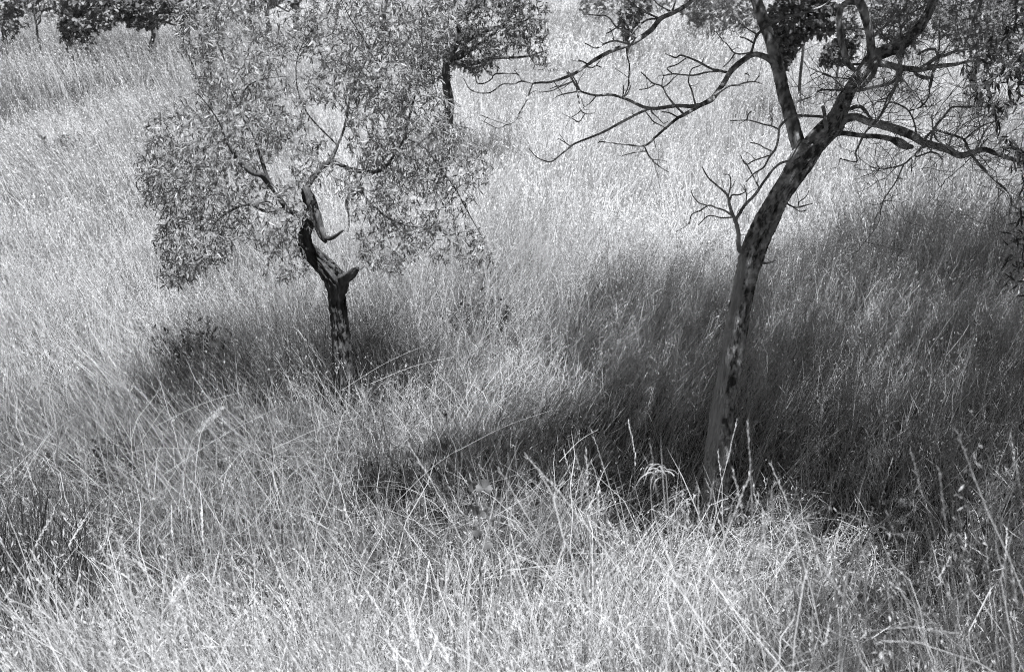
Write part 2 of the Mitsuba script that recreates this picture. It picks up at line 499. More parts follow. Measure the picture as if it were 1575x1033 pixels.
def bark_color(p_axis, v, sides, wood):
    """Vertex colours: ridged bark, and along one side of the lower trunk the bark has come off and pale smooth wood shows."""
    n = len(v)
    a = meshkit.fbm(v * np.array([55, 55, 16]), 3, 3)
    b = meshkit.fbm(v * np.array([48, 48, 42]) + 9, 3, 8)
    c = .07 + .26 * ss(.38, .60, a) + .20 * ss(.52, .58, b)
    if wood:
        k = np.zeros(n)
        k[:len(p_axis) * sides] = np.repeat(np.arange(len(p_axis)), sides)
        ax = p_axis[np.clip(k.astype(int), 0, len(p_axis) - 1)]
        rel = unit((v - ax) * [1, 1, 0])
        facing = rel @ unit([-.93, -.36, 0])
        top = at(1150, 400, 6.5)[2]
        edge = .52 + .35 * (meshkit.fbm(v * [9, 9, 5], 3, 4) - .5) + .1 * ss(top - .5, top, v[:, 2])
        wd = ss(edge - .03, edge + .03, facing) * ss(top + .02, top - .05, v[:, 2])
        grain = .20 + .40 * meshkit.fbm(v * [70, 70, 5], 3, 2)
        c = c * (1 - wd) + grain * wd
    return c


def bt_big(name, pts, dY, sides=28, rough=.28, wood=False, seed=0, step=.012, parent=BT, join=True):
    p, r = bt.line(pts, dY, step, join)
    r = r * (.84 if name == 'trunk' else .80)
    v, f = tube_arrays(p, r, sides, rough, seed)
    m = Mesh()
    m.add(v, f, bark_color(p, v, sides, wood) * (1.0 if wood else 1.1))
    key = numbered(f'{parent}__{name}')
    scene[key] = m.ply('trunk_bark', smooth=True)
    return key, p, r


trunk_px = [(1094, 850, 66), (1098, 800, 54), (1103, 745, 48), (1104, 700, 46), (1109, 660, 42), (1116, 600, 38), (1129, 530, 37), (1137, 480, 38), (1146, 435, 38),
            (1154, 402, 40), (1163, 375, 41), (1177, 345, 39), (1198, 305, 37), (1217, 275, 37), (1236, 243, 42), (1250, 225, 37), (1268, 205, 36),
            (1284, 188, 34), (1292, 170, 26), (1300, 152, 24), (1308, 138, 21), (1318, 122, 22), (1330, 107, 23), (1342, 92, 24), (1352, 84, 20), (1375, 74, 20), (1394, 62, 19),
            (1409, 48, 17), (1420, 33, 15), (1432, 10, 14), (1440, -20, 13), (1452, -70, 11), (1450, -140, 8), (1470, -220, 5)]
_, tp, tr = bt_big('trunk', trunk_px, .25, sides=96, rough=.40, wood=True, seed=1, step=.005)

limbs = [  # (points, change of depth along the limb)
    ([(1236, 243, 22), (1228, 222, 26), (1217, 185, 25), (1206, 145, 24), (1197, 108, 23), (1186, 66, 22), (1175, 35, 21.5), (1165, 5, 21), (1158, -30, 20), (1148, -90, 17), (1150, -150, 13), (1135, -220, 8)], .45),
    ([(1297, 183, 17), (1317, 180, 14), (1334, 187, 14), (1361, 194, 15), (1384, 201, 15), (1404, 209, 15), (1417, 217, 14), (1437, 224, 13), (1458, 230, 13), (1476, 239, 12), (1498, 234, 10), (1514, 230, 9.5),
      (1534, 237, 9), (1558, 245, 8), (1574, 250, 7), (1610, 262, 5), (1650, 262, 3)], -.6),
    ([(1281, 206, 14), (1297, 205, 10), (1327, 209, 9), (1350, 210, 9), (1370, 214, 10), (1384, 220, 17), (1394, 225, 13), (1404, 226, 7)], .1),
    ([(1342, 94, 17), (1339, 62, 15), (1333, 35, 15), (1325, 10, 16), (1314, -12, 15), (1300, -45, 12), (1302, -100, 9), (1290, -160, 5)], -.3),
    ([(1345, 96, 14), (1357, 98, 13), (1384, 104, 12), (1411, 107, 11), (1434, 103, 10), (1451, 101, 8), (1471, 99, 6), (1490, 94, 4), (1515, 92, 2.5)], -.4),
    ([(1324, 5, 12), (1308, 3, 11), (1296, 9, 10), (1291, 22, 10), (1292, 50, 11), (1297, 75, 11), (1304, 97, 10), (1314, 108, 9)], .0),
    ([(1197, 108, 14), (1187, 94, 12), (1173, 86, 11), (1158, 84, 10), (1143, 93, 10.5), (1124, 110, 10), (1114, 127, 9.5), (1103, 143, 9.5), (1093, 154, 9.5), (1077, 162, 8), (1050, 178, 6), (1043, 181, 5.5),
      (1024, 197, 5), (1008, 211, 4.2), (991, 224, 3.5), (959, 222, 3), (926, 218, 2.4), (920, 220, 1.8)], -.7),
    ([(1148, -90, 12), (1110, -45, 9), (1065, 0, 7.5), (1050, 12, 7.5), (1035, 20, 8), (1016, 29, 8.5), (1001, 47, 9), (980, 62, 9), (966, 69, 8.5), (940, 79, 7.5), (917, 91, 6.5), (905, 99, 5.5), (882, 114, 5.2),
      (849, 126, 4.5), (832, 127, 4), (820, 128, 3.6), (803, 125, 3.2), (791, 129, 2.8), (773, 130, 2.6), (752, 143, 2.4), (725, 139, 2.2), (713, 121, 1.6)], -.9),
]
limb_lines = []
for n, (pts, dY) in enumerate(limbs):
    key, p, r = bt_big('limb', pts, dY, sides=18 if n < 5 else 12, rough=.26, seed=10 + n)
    limb_lines.append((key, p, r))
L_LEFT, L_TOP, L_RIGHT = limb_lines[6][0], limb_lines[7][0], limb_lines[1][0]

branches = [  # (holder, change of depth, points)
    (L_LEFT, -.25, [(1075, 162, 8), (1064, 164, 7), (1039, 163, 6.5), (999, 167, 6), (964, 153, 5), (940, 146, 4.5), (917, 147, 4), (900, 143, 3.5), (892, 139, 3), (884, 122, 2.4), (875, 111, 1.8)]),
    (L_LEFT, .2, [(997, 168, 5), (989, 171, 4.6), (952, 190, 4.4), (926, 204, 3.8), (886, 220, 3.4), (876, 227, 3), (861, 239, 2.7), (846, 249, 2.5), (826, 242, 2), (814, 229, 1.5)]),
    (L_LEFT, -.1, [(991, 225, 3), (998, 240, 2.8), (1006, 250, 2.6), (1013, 274, 2.2), (1018, 294, 1.6)]),
    (L_LEFT, .05, [(1006, 250, 2.2), (1017, 258), (1029, 265)]),
    (L_LEFT, .05, [(989, 233, 2.2), (975, 235), (959, 239)]),
    (L_LEFT, .1, [(876, 224, 2.2), (867, 218), (859, 213)]),
    (L_LEFT, -.25, [(1119, 112, 5), (1108, 109, 4.5), (1094, 106, 4), (1074, 95, 3.6), (1051, 86, 3.2), (1044, 86, 3), (1039, 89, 2.8), (1024, 83, 2.2)]),
    (L_LEFT, .2, [(1110, 109, 3.6), (1088, 111, 3.6), (1066, 116, 3.2), (1035, 114, 2.8), (1020, 117, 2)]),
    (L_LEFT, .1, [(1035, 114, 2.6), (1026, 105, 2.4), (1040, 100, 2.2), (1055, 90, 2)]),
    (L_LEFT, -.2, [(1070, 162, 3.2), (1064, 139, 2.8), (1059, 126, 2.6), (1062, 110, 2.3), (1066, 105, 2.2), (1078, 100, 2), (1083, 88, 1.5)]),
    (L_LEFT, -.25, [(1051, 175, 3.6), (1035, 159, 3.4), (1026, 147, 3), (1018, 133, 3), (1004, 128, 2.6), (989, 114, 2.2), (986, 111, 1.8)]),
    (L_LEFT, .05, [(1019, 135, 2.5), (1028, 129), (1037, 119)]),
    (L_LEFT, .05, [(1006, 131, 2.2), (996, 136), (983, 138)]),
    (L_LEFT, .05, [(1018, 134, 2), (1019, 122), (1021, 119)]),
    (L_LEFT, -.15, [(1097, 149, 4.5), (1120, 133, 3.8), (1133, 131, 3.2), (1148, 127, 2.8), (1161, 126, 2.2), (1171, 129, 1.5)]),
    (L_LEFT, .05, [(1149, 127, 2.2), (1152, 116), (1145, 113)]),
    (L_LEFT, .05, [(1160, 126, 2), (1168, 117)]),
    (L_LEFT, .05, [(1043, 181, 3), (1030, 174), (1018, 172)]),
    (L_LEFT, .1, [(993, 172, 2.6), (1004, 186), (1012, 191), (1020, 195), (1026, 199)]),
    (L_LEFT, -.1, [(1002, 173, 2.2), (1012, 181), (1020, 190), (1027, 187)]),
    (L_LEFT, -.1, [(958, 150, 2.6), (959, 139), (959, 132)]),
    (L_LEFT, -.1, [(960, 150, 2.2), (966, 142), (970, 132)]),
    (L_LEFT, -.1, [(917, 148, 2.2), (908, 158), (897, 166)]),
    (L_LEFT, .1, [(1154, 84, 4), (1157, 76, 4), (1163, 57, 4.8), (1172, 46, 5), (1184, 37, 5), (1207, 27, 4.6), (1237, 20, 4), (1264, 10, 3), (1282, -2, 2)]),
    (L_LEFT, -.1, [(1157, 80, 3.2), (1145, 83, 3), (1130, 82, 2.8), (1119, 69, 2.4), (1110, 60, 2.2), (1101, 49, 1.8)]),
    (L_LEFT, .05, [(1130, 83, 2.4), (1122, 94), (1113, 103)]),
    (L_LEFT, -.05, [(1158, 66, 3), (1148, 60), (1138, 57)]),
    (L_LEFT, .05, [(1166, 54, 2.6), (1152, 46), (1138, 36)]),
    (L_TOP, -.1, [(803, 125, 3), (795, 114, 2.8), (762, 114, 2.5), (757, 121, 2.3), (746, 128, 2.2), (734, 128, 2), (731, 115, 1.5)]),
    (L_TOP, .02, [(796, 114, 2), (791, 108)]),
    (L_TOP, .02, [(764, 114, 2), (766, 105)]),
    (L_TOP, -.25, [(819, 130, 2.6), (814, 143, 2.5), (810, 155, 2.4), (801, 170, 2.3), (793, 184, 2.5), (786, 190, 2.4), (779, 192, 2.2), (766, 197, 2), (742, 186, 1.5)]),
    (L_TOP, .05, [(777, 190, 2.2), (757, 184), (739, 177)]),
    (L_TOP, .05, [(793, 184, 1.8), (802, 181)]),
    (L_TOP, -.2, [(874, 112, 4), (882, 126, 3.8), (890, 140, 3.2), (898, 163, 2)]),
    (L_TOP, .1, [(880, 126, 3.2), (860, 134, 2.6), (848, 140, 2.2), (829, 142, 1.6)]),
    (L_TOP, .1, [(860, 132, 2.2), (853, 134), (846, 137)]),
    (L_TOP, .1, [(888, 141, 2.8), (863, 146, 2.2), (851, 152, 1.6)]),
    (L_TOP, -.15, [(888, 142, 3), (893, 168, 2.6), (901, 175, 2.2), (911, 175, 1.6)]),
    (L_TOP, .05, [(894, 170, 2.2), (885, 177), (876, 182)]),
    (L_TOP, -.05, [(900, 175, 2), (890, 188), (881, 182)]),
    (L_TOP, -.2, [(1016, 29, 3.6), (998, 30, 3.4), (986, 37, 3.4), (977, 45, 3.4), (970, 58, 3.2), (966, 68, 3)]),
    (L_TOP, -.15, [(1012, 28, 3.6), (985, 15, 3.2), (968, 2, 2.8), (955, -14, 2)]),
    (L_TOP, .15, [(1036, 20, 3), (1022, 13, 2.8), (1010, 5, 2.5), (1000, -10, 2)]),
    (L_TOP, .1, [(1034, 16, 2.6), (1038, 5, 2.4), (1042, -12, 2)]),
    (L_TOP, .1, [(979, 61, 4), (964, 48, 3.4), (948, 42, 3), (935, 26, 2.6), (918, 24, 2.2), (900, 22, 1.8)]),
    (L_TOP, .05, [(948, 43, 2.6), (940, 48), (933, 52)]),
    (L_TOP, -.15, [(966, 68, 4), (946, 63, 3.5), (931, 67, 3), (917, 74, 2.6), (900, 67, 2)]),
    (L_TOP, .03, [(944, 62, 2), (942, 52), (938, 44)]),
    (L_TOP, -.2, [(964, 74, 3.2), (965, 88, 2.6), (968, 100, 2.6), (967, 120, 2.4), (966, 134, 2.2), (960, 148, 1.8)]),
    (L_TOP, .05, [(903, 99, 3), (897, 95), (890, 93)]),
    (L_TOP, .05, [(900, 103, 2.6), (912, 104, 2.4), (917, 101, 2.2), (925, 104, 1.8)]),
    (L_RIGHT, -.2, [(1437, 198, 4.2), (1452, 179, 4), (1465, 165, 3.6), (1485, 165, 3.2), (1511, 164, 2.6), (1540, 166, 2)]),
    (L_RIGHT, .1, [(1420, 216, 4.4), (1436, 201, 4.4), (1452, 204, 4.2), (1475, 211, 4.2), (1484, 217, 4.2), (1491, 234, 4.2)]),
    (L_RIGHT, -.2, [(1475, 238, 4.6), (1455, 224, 4), (1440, 214, 3.6), (1436, 203, 3.4), (1434, 190, 3), (1433, 176, 2.6)]),
    (L_RIGHT, .2, [(1409, 216, 3.4), (1408, 196, 3.2), (1398, 171, 3), (1380, 160, 2.6), (1369, 157, 2.4), (1350, 157, 2)]),
    (L_RIGHT, .2, [(1400, 170, 3), (1415, 165, 2.8), (1427, 152, 2.6), (1430, 136, 2.2)]),
    (L_RIGHT, .1, [(1414, 166, 2.2), (1425, 164), (1437, 163)]),
    (L_RIGHT, .3, [(1484, 214, 3), (1500, 201, 2.8), (1517, 191, 2.4), (1535, 186, 1.8)]),
    (L_RIGHT, -.2, [(1460, 224, 3.2), (1463, 214, 3), (1472, 203, 2.8), (1486, 189, 2.5), (1514, 176, 2)]),
    (L_RIGHT, -.2, [(1500, 231, 3), (1508, 216, 2.8), (1512, 206, 2.5), (1520, 194, 2)]),
    (L_RIGHT, .1, [(1508, 226, 3), (1526, 205, 2.6), (1535, 196, 2)]),
    (L_RIGHT, -.35, [(1492, 236, 5), (1510, 257, 4.6), (1531, 278, 4.2), (1553, 298, 3.8), (1556, 314, 3.2), (1567, 322, 2.8), (1580, 331, 2)]),
    (L_RIGHT, .1, [(1556, 315, 2.4), (1552, 333), (1554, 342)]),
    (L_RIGHT, -.3, [(1437, 226, 4.5), (1421, 226, 3.4), (1404, 240, 3.4), (1391, 252, 3.2), (1371, 258, 2.8), (1350, 259, 2.4), (1338, 256, 1.8)]),
    (L_RIGHT, .05, [(1391, 251, 2.8), (1384, 266, 2.4), (1377, 281, 2.4), (1361, 304, 2.2), (1355, 322, 2), (1350, 345, 1.8), (1330, 372, 1.4)]),
    (L_RIGHT, -.1, [(1410, 241, 3), (1425, 236, 3), (1433, 234, 3.2), (1444, 238, 3.2), (1449, 245, 3.5)]),
    (L_RIGHT, .05, [(1403, 246, 2.4), (1402, 256), (1402, 264)]),
    (L_RIGHT, .1, [(1560, 246, 4), (1561, 256, 3.4), (1563, 264, 3)]),
    (L_RIGHT, .15, [(1327, 210, 4), (1322, 222, 3.4), (1316, 235, 3), (1317, 249, 2.6), (1292, 244, 1.8)]),
    (BT, .1, [(1305, 168, 7), (1320, 164, 6.5), (1330, 169, 5.5), (1336, 178, 5), (1345, 190, 4)]),
    (BT, -.1, [(1272, 208, 7.5), (1270, 190, 7), (1268, 175, 6.5), (1266, 165, 7)]),
    (BT, -.3, [(1268, 180, 4.5), (1247, 178.5, 4.6), (1228, 178, 5), (1212, 183, 5), (1199, 196, 4.6), (1197, 214, 4.2), (1192, 230, 4), (1183, 242, 3.4), (1175, 257, 3), (1160, 267, 2.5), (1147, 280, 2)]),
    (BT, -.1, [(1198, 199, 3), (1187, 194, 2.8), (1177, 192, 2.6), (1160, 187, 2.4), (1148, 185, 2.2), (1123, 186, 1.6)]),
    (BT, .05, [(1149, 184, 2), (1151, 176, 2), (1156, 171, 1.6)]),
    (BT, .05, [(1187, 193, 2), (1188, 182)]),
    (BT, .1, [(1190, 234, 2.6), (1177, 228, 2.4), (1166, 222, 2.2), (1153, 219, 1.6)]),
    (BT, -.1, [(1184, 239, 2.6), (1160, 247, 2.4), (1147, 253, 2.2), (1139, 239, 1.6)]),
    (BT, -.15, [(1138, 385, 9), (1136, 362, 8), (1133, 345, 7), (1132, 338, 6), (1139, 326, 5.5), (1147, 314, 5.2), (1160, 301, 5), (1174, 281, 4.6), (1184, 267, 4.4), (1192, 258, 4.2), (1203, 250, 4), (1218, 246, 4), (1236, 234, 4), (1250, 222, 3)]),
    (BT, -.2, [(1133, 345, 6.5), (1127, 330, 6), (1122, 314, 5.2), (1120, 302, 4.6), (1113, 294, 4), (1105, 287, 3.4), (1090, 274, 2.8), (1080, 257, 2)]),
    (BT, .2, [(1127, 332, 4), (1115, 324, 3.4), (1103, 320, 3), (1090, 316, 2.8), (1077, 324, 2.4), (1064, 330, 2), (1060, 345, 1.6)]),
    (BT, .1, [(1088, 316, 2.4), (1075, 312), (1065, 300), (1064, 292)]),
    (BT, -.1, [(1062, 335, 2.2), (1058, 345), (1048, 352), (1040, 356)]),
    (BT, .1, [(1122, 310, 3.4), (1126, 300, 3), (1135, 300, 2.6), (1145, 296, 2.2), (1149, 290, 1.6)]),
    (BT, -.1, [(1120, 302, 3), (1124, 284, 2.6), (1122, 270, 2.2), (1112, 268, 1.6)]),
    (BT, .1, [(1168, 290, 3), (1160, 274, 2.6), (1150, 255, 2.4), (1143, 246, 1.6)]),
    (BT, .1, [(1147, 316, 2.6), (1148, 300, 2.2), (1145, 286, 1.8)]),
    (BT, -.1, [(1128, 334, 3), (1110, 335, 2.4), (1090, 332, 2), (1074, 346, 1.6)]),
    (BT, .1, [(1142, 380, 4), (1148, 366, 3), (1162, 354, 2.2), (1165, 349, 1.6)]),
    (BT, -.1, [(1172, 404, 5), (1184, 404, 3.6), (1192, 400, 2)]),
    (BT, .2, [(1208, 312, 3), (1225, 319, 2.6), (1250, 313, 1.8)]),
    (BT, .1, [(1216, 316, 2), (1230, 325), (1240, 324)]),
    (BT, -.1, [(1228, 312, 2), (1240, 302), (1244, 293)]),
    (BT, -.2, [(1306, 138, 4.5), (1290, 139, 4), (1262, 139, 3.4), (1245, 150, 2.6), (1225, 156, 1.8)]),
    (BT, -.15, [(1302, 146, 3), (1290, 128, 2.6), (1275, 116, 2.4), (1263, 112, 2), (1244, 104, 1.5)]),
    (BT, -.3, [(1350, 86, 8), (1344, 112, 8), (1332, 128, 7.5), (1318, 138, 6.5), (1300, 141, 4)]),
    (BT, -.3, [(1320, 140, 4.5), (1346, 134, 5), (1370, 128, 5.6), (1381, 118, 5.6), (1387, 104, 4)]),
    (BT, .2, [(1350, 50, 4.5), (1376, 26, 4.2), (1392, 11, 3.8), (1396, -10, 3)]),
    (BT, .2, [(1340, 60, 3.6), (1352, 50, 4), (1376, 26, 3), (1397, 23, 3), (1415, 13, 2.6), (1437, 4, 2.2), (1455, -10, 1.6)]),
    (BT, -.35, [(1411, 108, 8), (1425, 100, 7.4), (1443, 87, 7), (1452, 86, 5.6), (1475, 77, 5.2), (1502, 74, 4.8), (1521, 67, 4.2), (1546, 57, 4), (1560, 41, 3.6), (1563, 17, 3.2), (1560, -10, 2.4)]),
    (BT, .1, [(1560, 41, 3), (1575, 33, 2.4), (1600, 26, 2)]),
    (BT, .1, [(1443, 86, 6), (1438, 76, 5), (1425, 77, 4.5), (1412, 84, 4)]),
    (BT, -.1, [(1443, 88, 6.5), (1437, 105, 6), (1433, 120, 6), (1431, 135, 4)]),
    (BT, .1, [(1405, 108, 5), (1411, 116, 6), (1424, 120, 6.5), (1432, 120, 5)]),
    (BT, .1, [(1385, 84, 4.4), (1384, 60, 4), (1387, 40, 3.8), (1395, 28, 3.4), (1394, 6, 3)]),
    (BT, .1, [(1386, 80, 4), (1400, 62, 3.6), (1415, 50, 3.2), (1425, 40, 2.6)]),
    (BT, .1, [(1444, 78, 3), (1445, 60, 2.6), (1445, 30, 2)]),
    (BT, -.1, [(1445, 62, 2.6), (1456, 54, 2.3), (1474, 51, 1.8)]),
    (BT, -.2, [(1502, 74, 4), (1486, 63, 4), (1493, 49, 4), (1495, 36, 4.2), (1503, 20, 4.5), (1509, 2, 4.6), (1514, -30, 4)]),
    (BT, .2, [(1318, 124, 3), (1300, 121, 2.6), (1276, 118, 2.4), (1258, 110, 2), (1246, 117, 1.6)]),
    (BT, .2, [(1300, 100, 4), (1318, 99, 4.4), (1338, 98, 4.4)]),
    (BT, .2, [(1330, 46, 3), (1310, 42, 2.6), (1297, 47, 2)]),
    (BT, .2, [(1337, 60, 3), (1352, 52, 2.6), (1380, 72, 2.4), (1386, 90, 2)]),
    (BT, -.25, [(1390, 104, 5), (1374, 140, 5), (1362, 165, 4.6), (1345, 190, 4.2), (1334, 200, 3.4), (1322, 218, 2.4)]),
    (BT, -.3, [(1382, 110, 4), (1378, 130, 3.6), (1365, 150, 3), (1357, 172, 2.6), (1348, 186, 2)]),
]
TW = {BT: Mesh(), L_LEFT: Mesh(), L_TOP: Mesh(), L_RIGHT: Mesh()}
for n, (holder, dY, pts) in enumerate(branches):
    p, r = bt.line(pts, dY, .016, rng=BR, wob=.03)
    m = Mesh()
    v, f = tube_arrays(p, r * .86, 7, .32, 40 + n, 14.0)
    m.add(v, f)
    key = numbered(f'{holder}__branch')
    scene[key] = m.ply('dead_bark', smooth=True, color=False)
    right = pts[0][0] > 1280
    twiggy(p, r, BR, TW[holder], max(1, int(len(p) * (.34 if right else .05))), L=(.05, .3) if right else (.02, .08), r0=.0019, levels=2 if right else 1)
for key, p, r in limb_lines:
    holder = key if key in TW else BT
    twiggy(p, r, BR, TW[holder], 26 if key == L_RIGHT else 3, L=(.1, .4) if key == L_RIGHT else (.03, .09), r0=.0024, levels=3 if key == L_RIGHT else 1)
twiggy(tp[-150:], tr[-150:], BR, TW[BT], 60, L=(.1, .5), r0=.003, levels=3)
for h, m in TW.items():
    if m.n:
        scene[f'{h}__twigs'] = m.ply('twig_bark', smooth=True, color=False)
        tag(f'{h}__twigs', kind='stuff')


# ------------------------------------------------------------------ leafy crowns
LEAF_F = np.array([[0, 2, 1], [1, 2, 4], [1, 4, 3], [3, 4, 5]])


def leaves(m, rng, base, d, L, w, c, face=None, bend=.15):
    """Lens-shaped leaves: base points, directions, lengths, widths."""
    n = len(base)
    d = unit(d)
    up = rng.normal(size=(n, 3)) * .55 + np.array([0, 0, 1.0]) if face is None else face
    s = unit(np.cross(d, up))
    u = np.cross(s, d)
    L, w = L[:, None], w[:, None] / 2
    b = u * L * bend * rng.uniform(-1, .6, n)[:, None]
    v = np.stack([base, base + d * L * .33 - s * w, base + d * L * .33 + s * w,
                  base + d * L * .72 - s * w * .75 + b * .5, base + d * L * .72 + s * w * .75 + b * .5, base + d * L + b], 1)
    m.add(v, (LEAF_F[None] + np.arange(n)[:, None, None] * 6).reshape(-1, 3), np.repeat(c, 6))


def crown(rng, nodes, targets, leaf, wood, crown_mesh, per=16, span=.26, tier=.0016, droop=.12, reach=.9, long_droop=0.0):
    """Grows a twig from the nearest wood to each target and hangs leaves on its outer part."""
    nodes = np.array(nodes, float)
    P = np.zeros((len(nodes) + len(targets) * 9, 3))
    k = len(nodes)
    P[:k] = nodes
    order = np.argsort([np.min(((nodes - t) ** 2).sum(1)) for t in targets])
    bs, ds = [], []
    for q in order:
        t = targets[q]
        i = int(np.argmin(((P[:k] - t) ** 2).sum(1)))
        a = P[i]
        L = np.linalg.norm(t - a)
        if L < .03:
            continue
        n = 6
        s = np.linspace(0, 1, n + 1)[:, None]
        bow = rng.normal(size=3) * L * .16 + np.array([0, 0, .10 * L])
        line = a + (t - a) * s + bow * np.sin(np.pi * s) - np.array([0, 0, 1]) * droop * L * s ** 2
        line[1:-1] += rng.normal(0, .012 * min(L, .6), (n - 1, 3))
        r = np.linspace(tier * (1 + 1.6 * min(L, 1.5)), tier * .6, n + 1)
        wood.add(*tube_arrays(line, r, 3))
        P[k:k + 6] = line[1:]
        k += 6
        # leaves on the outer span
        seg = np.concatenate([[0], np.cumsum(np.linalg.norm(np.diff(line, axis=0), axis=1))])
        tot = seg[-1]
        m = max(4, int(per * min(1, tot / span) * rng.uniform(.7, 1.3)))
        x = tot - min(span, tot) * rng.random(m)
        pos = np.stack([np.interp(x, seg, line[:, j]) for j in range(3)], 1)
        tan = unit(line[-1] - line[-3])
        bs.append(pos)
        ds.append(tan * .75 + rng.normal(size=(m, 3)) * .62 + np.array([0, 0, -.05]))
    bs, ds = np.vstack(bs), np.vstack(ds)
    n = len(bs)
    leaves(crown_mesh, rng, bs, ds, rng.uniform(leaf[0], leaf[1], n), rng.uniform(leaf[2], leaf[3], n), rng.uniform(leaf[4], leaf[5], n), bend=leaf[6] if len(leaf) > 6 else .15)


def in_blobs(rng, blobs, n, shell=.5):
    """Points spread in ellipsoids (centre, radii, weight), thicker towards the outside."""
    w = np.array([b[2] for b in blobs], float)
    pick = rng.choice(len(blobs), n, p=w / w.sum())
    d = unit(rng.normal(size=(n, 3)))
    r = rng.random(n) ** (1 / 3) * (1 - shell) + shell * rng.uniform(.55, 1, n)
    c = np.array([blobs[i][0] for i in pick])
    R = np.array([blobs[i][1] for i in pick])
    return c + d * r[:, None] * R


def px_blob(px, py, Y, rx, ry, rd, w):
    k = Y / FPX
    return (at(px, py, Y), np.array([rx * k, rd, ry * k]), w)


# ------------------------------------------------------------------ the olive tree at the left
OT = 'olive_tree'
tag(OT, 'small grey-green olive tree with a low forked trunk in the sunlit grass', 'tree')
ol = Skeleton(7.9)
OR = np.random.default_rng(33)


def olive_part(name, pts, dY, sides=16, rough=.42, seed=0, step=.012, bsdf='olive_bark'):
    p, r = ol.line(pts, dY, step)
    r = r * .86
    m = Mesh()
    m.add(*tube_arrays(p, r, sides, rough, seed, 7.0))
    scene[numbered(f'{OT}__{name}')] = m.ply(bsdf, smooth=True, color=False)
    return p, r


olive_part('trunk', [(531, 680, 56), (530, 640, 46), (528, 600, 38), (527, 560, 33), (525, 520, 31), (521, 485, 29), (518, 455, 30), (518, 436, 38), (508, 420, 35), (494, 404, 31), (480, 390, 28),
                     (471, 378, 24), (469, 362, 20), (473, 350, 19), (478, 342, 17)], -.05, 64, .55, 2, .005)
olive_part('stub', [(515, 432, 26), (528, 428, 22), (538, 423, 18), (545, 417, 13), (551, 413, 6)], -.12, 18, .5, 3)
olive_part('stub', [(470, 292, 14), (477, 306, 16), (485, 330, 17), (492, 352, 15), (498, 366, 11), (501, 373, 5)], -.15, 22, .6, 4)
olive_part('stub', [(496, 364, 6), (507, 367, 7), (517, 362, 6), (528, 354, 3)], -.1, 12, .6, 5)
ol_limbs = [
    ([(476, 345, 15), (474, 325, 14), (470, 296, 14), (480, 276, 13), (492, 260, 12), (508, 246, 11), (520, 222, 10.5), (530, 195, 10), (541, 140, 9.5), (556, 107, 8.5), (571, 78, 8), (586, 40, 7), (596, 0, 6), (604, -60, 4)], .35),
    ([(470, 352, 13), (457, 332, 12), (440, 320, 12), (427, 300, 13), (415, 284, 15), (403, 270, 15), (386, 264, 14), (370, 250, 11), (352, 225, 9), (338, 190, 7), (318, 160, 5), (300, 140, 3)], -.45),
    ([(415, 284, 10), (402, 245, 8), (388, 205, 7), (368, 170, 6), (376, 140, 6), (392, 126, 5), (415, 120, 3.5), (440, 118, 2.5)], .3),
    ([(368, 170, 5.5), (352, 130, 5), (346, 95, 5), (330, 50, 4.5), (335, 20, 4), (350, -20, 3)], .2),
    ([(508, 246, 9), (545, 262, 9), (585, 262, 9.5), (608, 236, 10), (622, 212, 11), (630, 178, 10), (640, 140, 8), (650, 90, 7), (648, 40, 6), (655, -30, 4)], .5),
    ([(622, 212, 8), (650, 225, 6), (672, 250, 5), (700, 290, 4), (722, 330, 3), (745, 370, 2)], -.2),
    ([(520, 224, 7), (470, 170, 6), (455, 110, 5), (470, 60, 4.5), (505, 20, 4), (520, -30, 3)], .55),
    ([(440, 320, 8), (410, 325, 7), (380, 315, 6), (345, 330, 5), (320, 355, 4), (300, 380, 3)], -.4),
    ([(545, 262, 6), (560, 300, 5), (590, 330, 4.5), (620, 345, 4), (650, 350, 3)], -.35),
    ([(535, 300, 4), (537, 340, 4.5), (534, 356, 5)], -.1),
    ([(571, 78, 5), (540, 30, 4), (520, -10, 3)], -.3),
]
for n, (pts, dY) in enumerate(ol_limbs):
    olive_part('limb', [(a, b, w * (.72 if b > 240 else .40)) for a, b, w in pts], dY, 12, .35, 20 + n, .02, 'olive_bark' if n != 9 else 'pale_twig')
ol_nodes = np.array(ol.p)[np.array([v < 330 for _, v, _ in ol.px])][::3]
Yc = 7.95
ol_blobs = [px_blob(*b) for b in (
    (300, 235, Yc - .3, 95, 95, .42, 1.5), (370, 200, Yc, 85, 75, .4, 1.0), (255, 270, Yc - .3, 55, 70, .3, .75), (300, 370, Yc - .35, 70, 58, .3, 1.05), (275, 420, Yc - .3, 38, 26, .2, .25), (410, 330, Yc - .2, 75, 60, .3, .85),
    (440, 400, Yc - .2, 40, 50, .2, .22), (360, 90, Yc + .2, 75, 95, .4, 1.15), (310, 40, Yc + .2, 40, 60, .3, .5), (440, 30, Yc + .3, 60, 70, .35, .4), (420, 180, Yc, 60, 60, .35, .55),
    (530, 40, Yc + .4, 75, 90, .4, 1.1), (600, 90, Yc + .3, 85, 100, .45, 1.5), (640, 30, Yc + .4, 75, 80, .45, 1.2), (640, 200, Yc + .2, 80, 95, .45, 1.35), (580, 190, Yc + .2, 55, 70, .4, .7), (570, 290, Yc, 60, 55, .35, .65),
    (640, 310, Yc + .1, 75, 70, .4, .95), (600, 380, Yc - .1, 60, 45, .3, .5), (705, 260, Yc + .1, 45, 80, .3, .32), (735, 250, Yc + .1, 30, 50, .2, .13), (735, 390, Yc, 30, 40, .2, .16), (680, 370, Yc, 50, 40, .25, .25),
    (480, 250, Yc - .1, 40, 45, .3, .25), (515, 130, Yc + .2, 48, 45, .3, .5))]
cm, wm = Mesh(), Mesh()
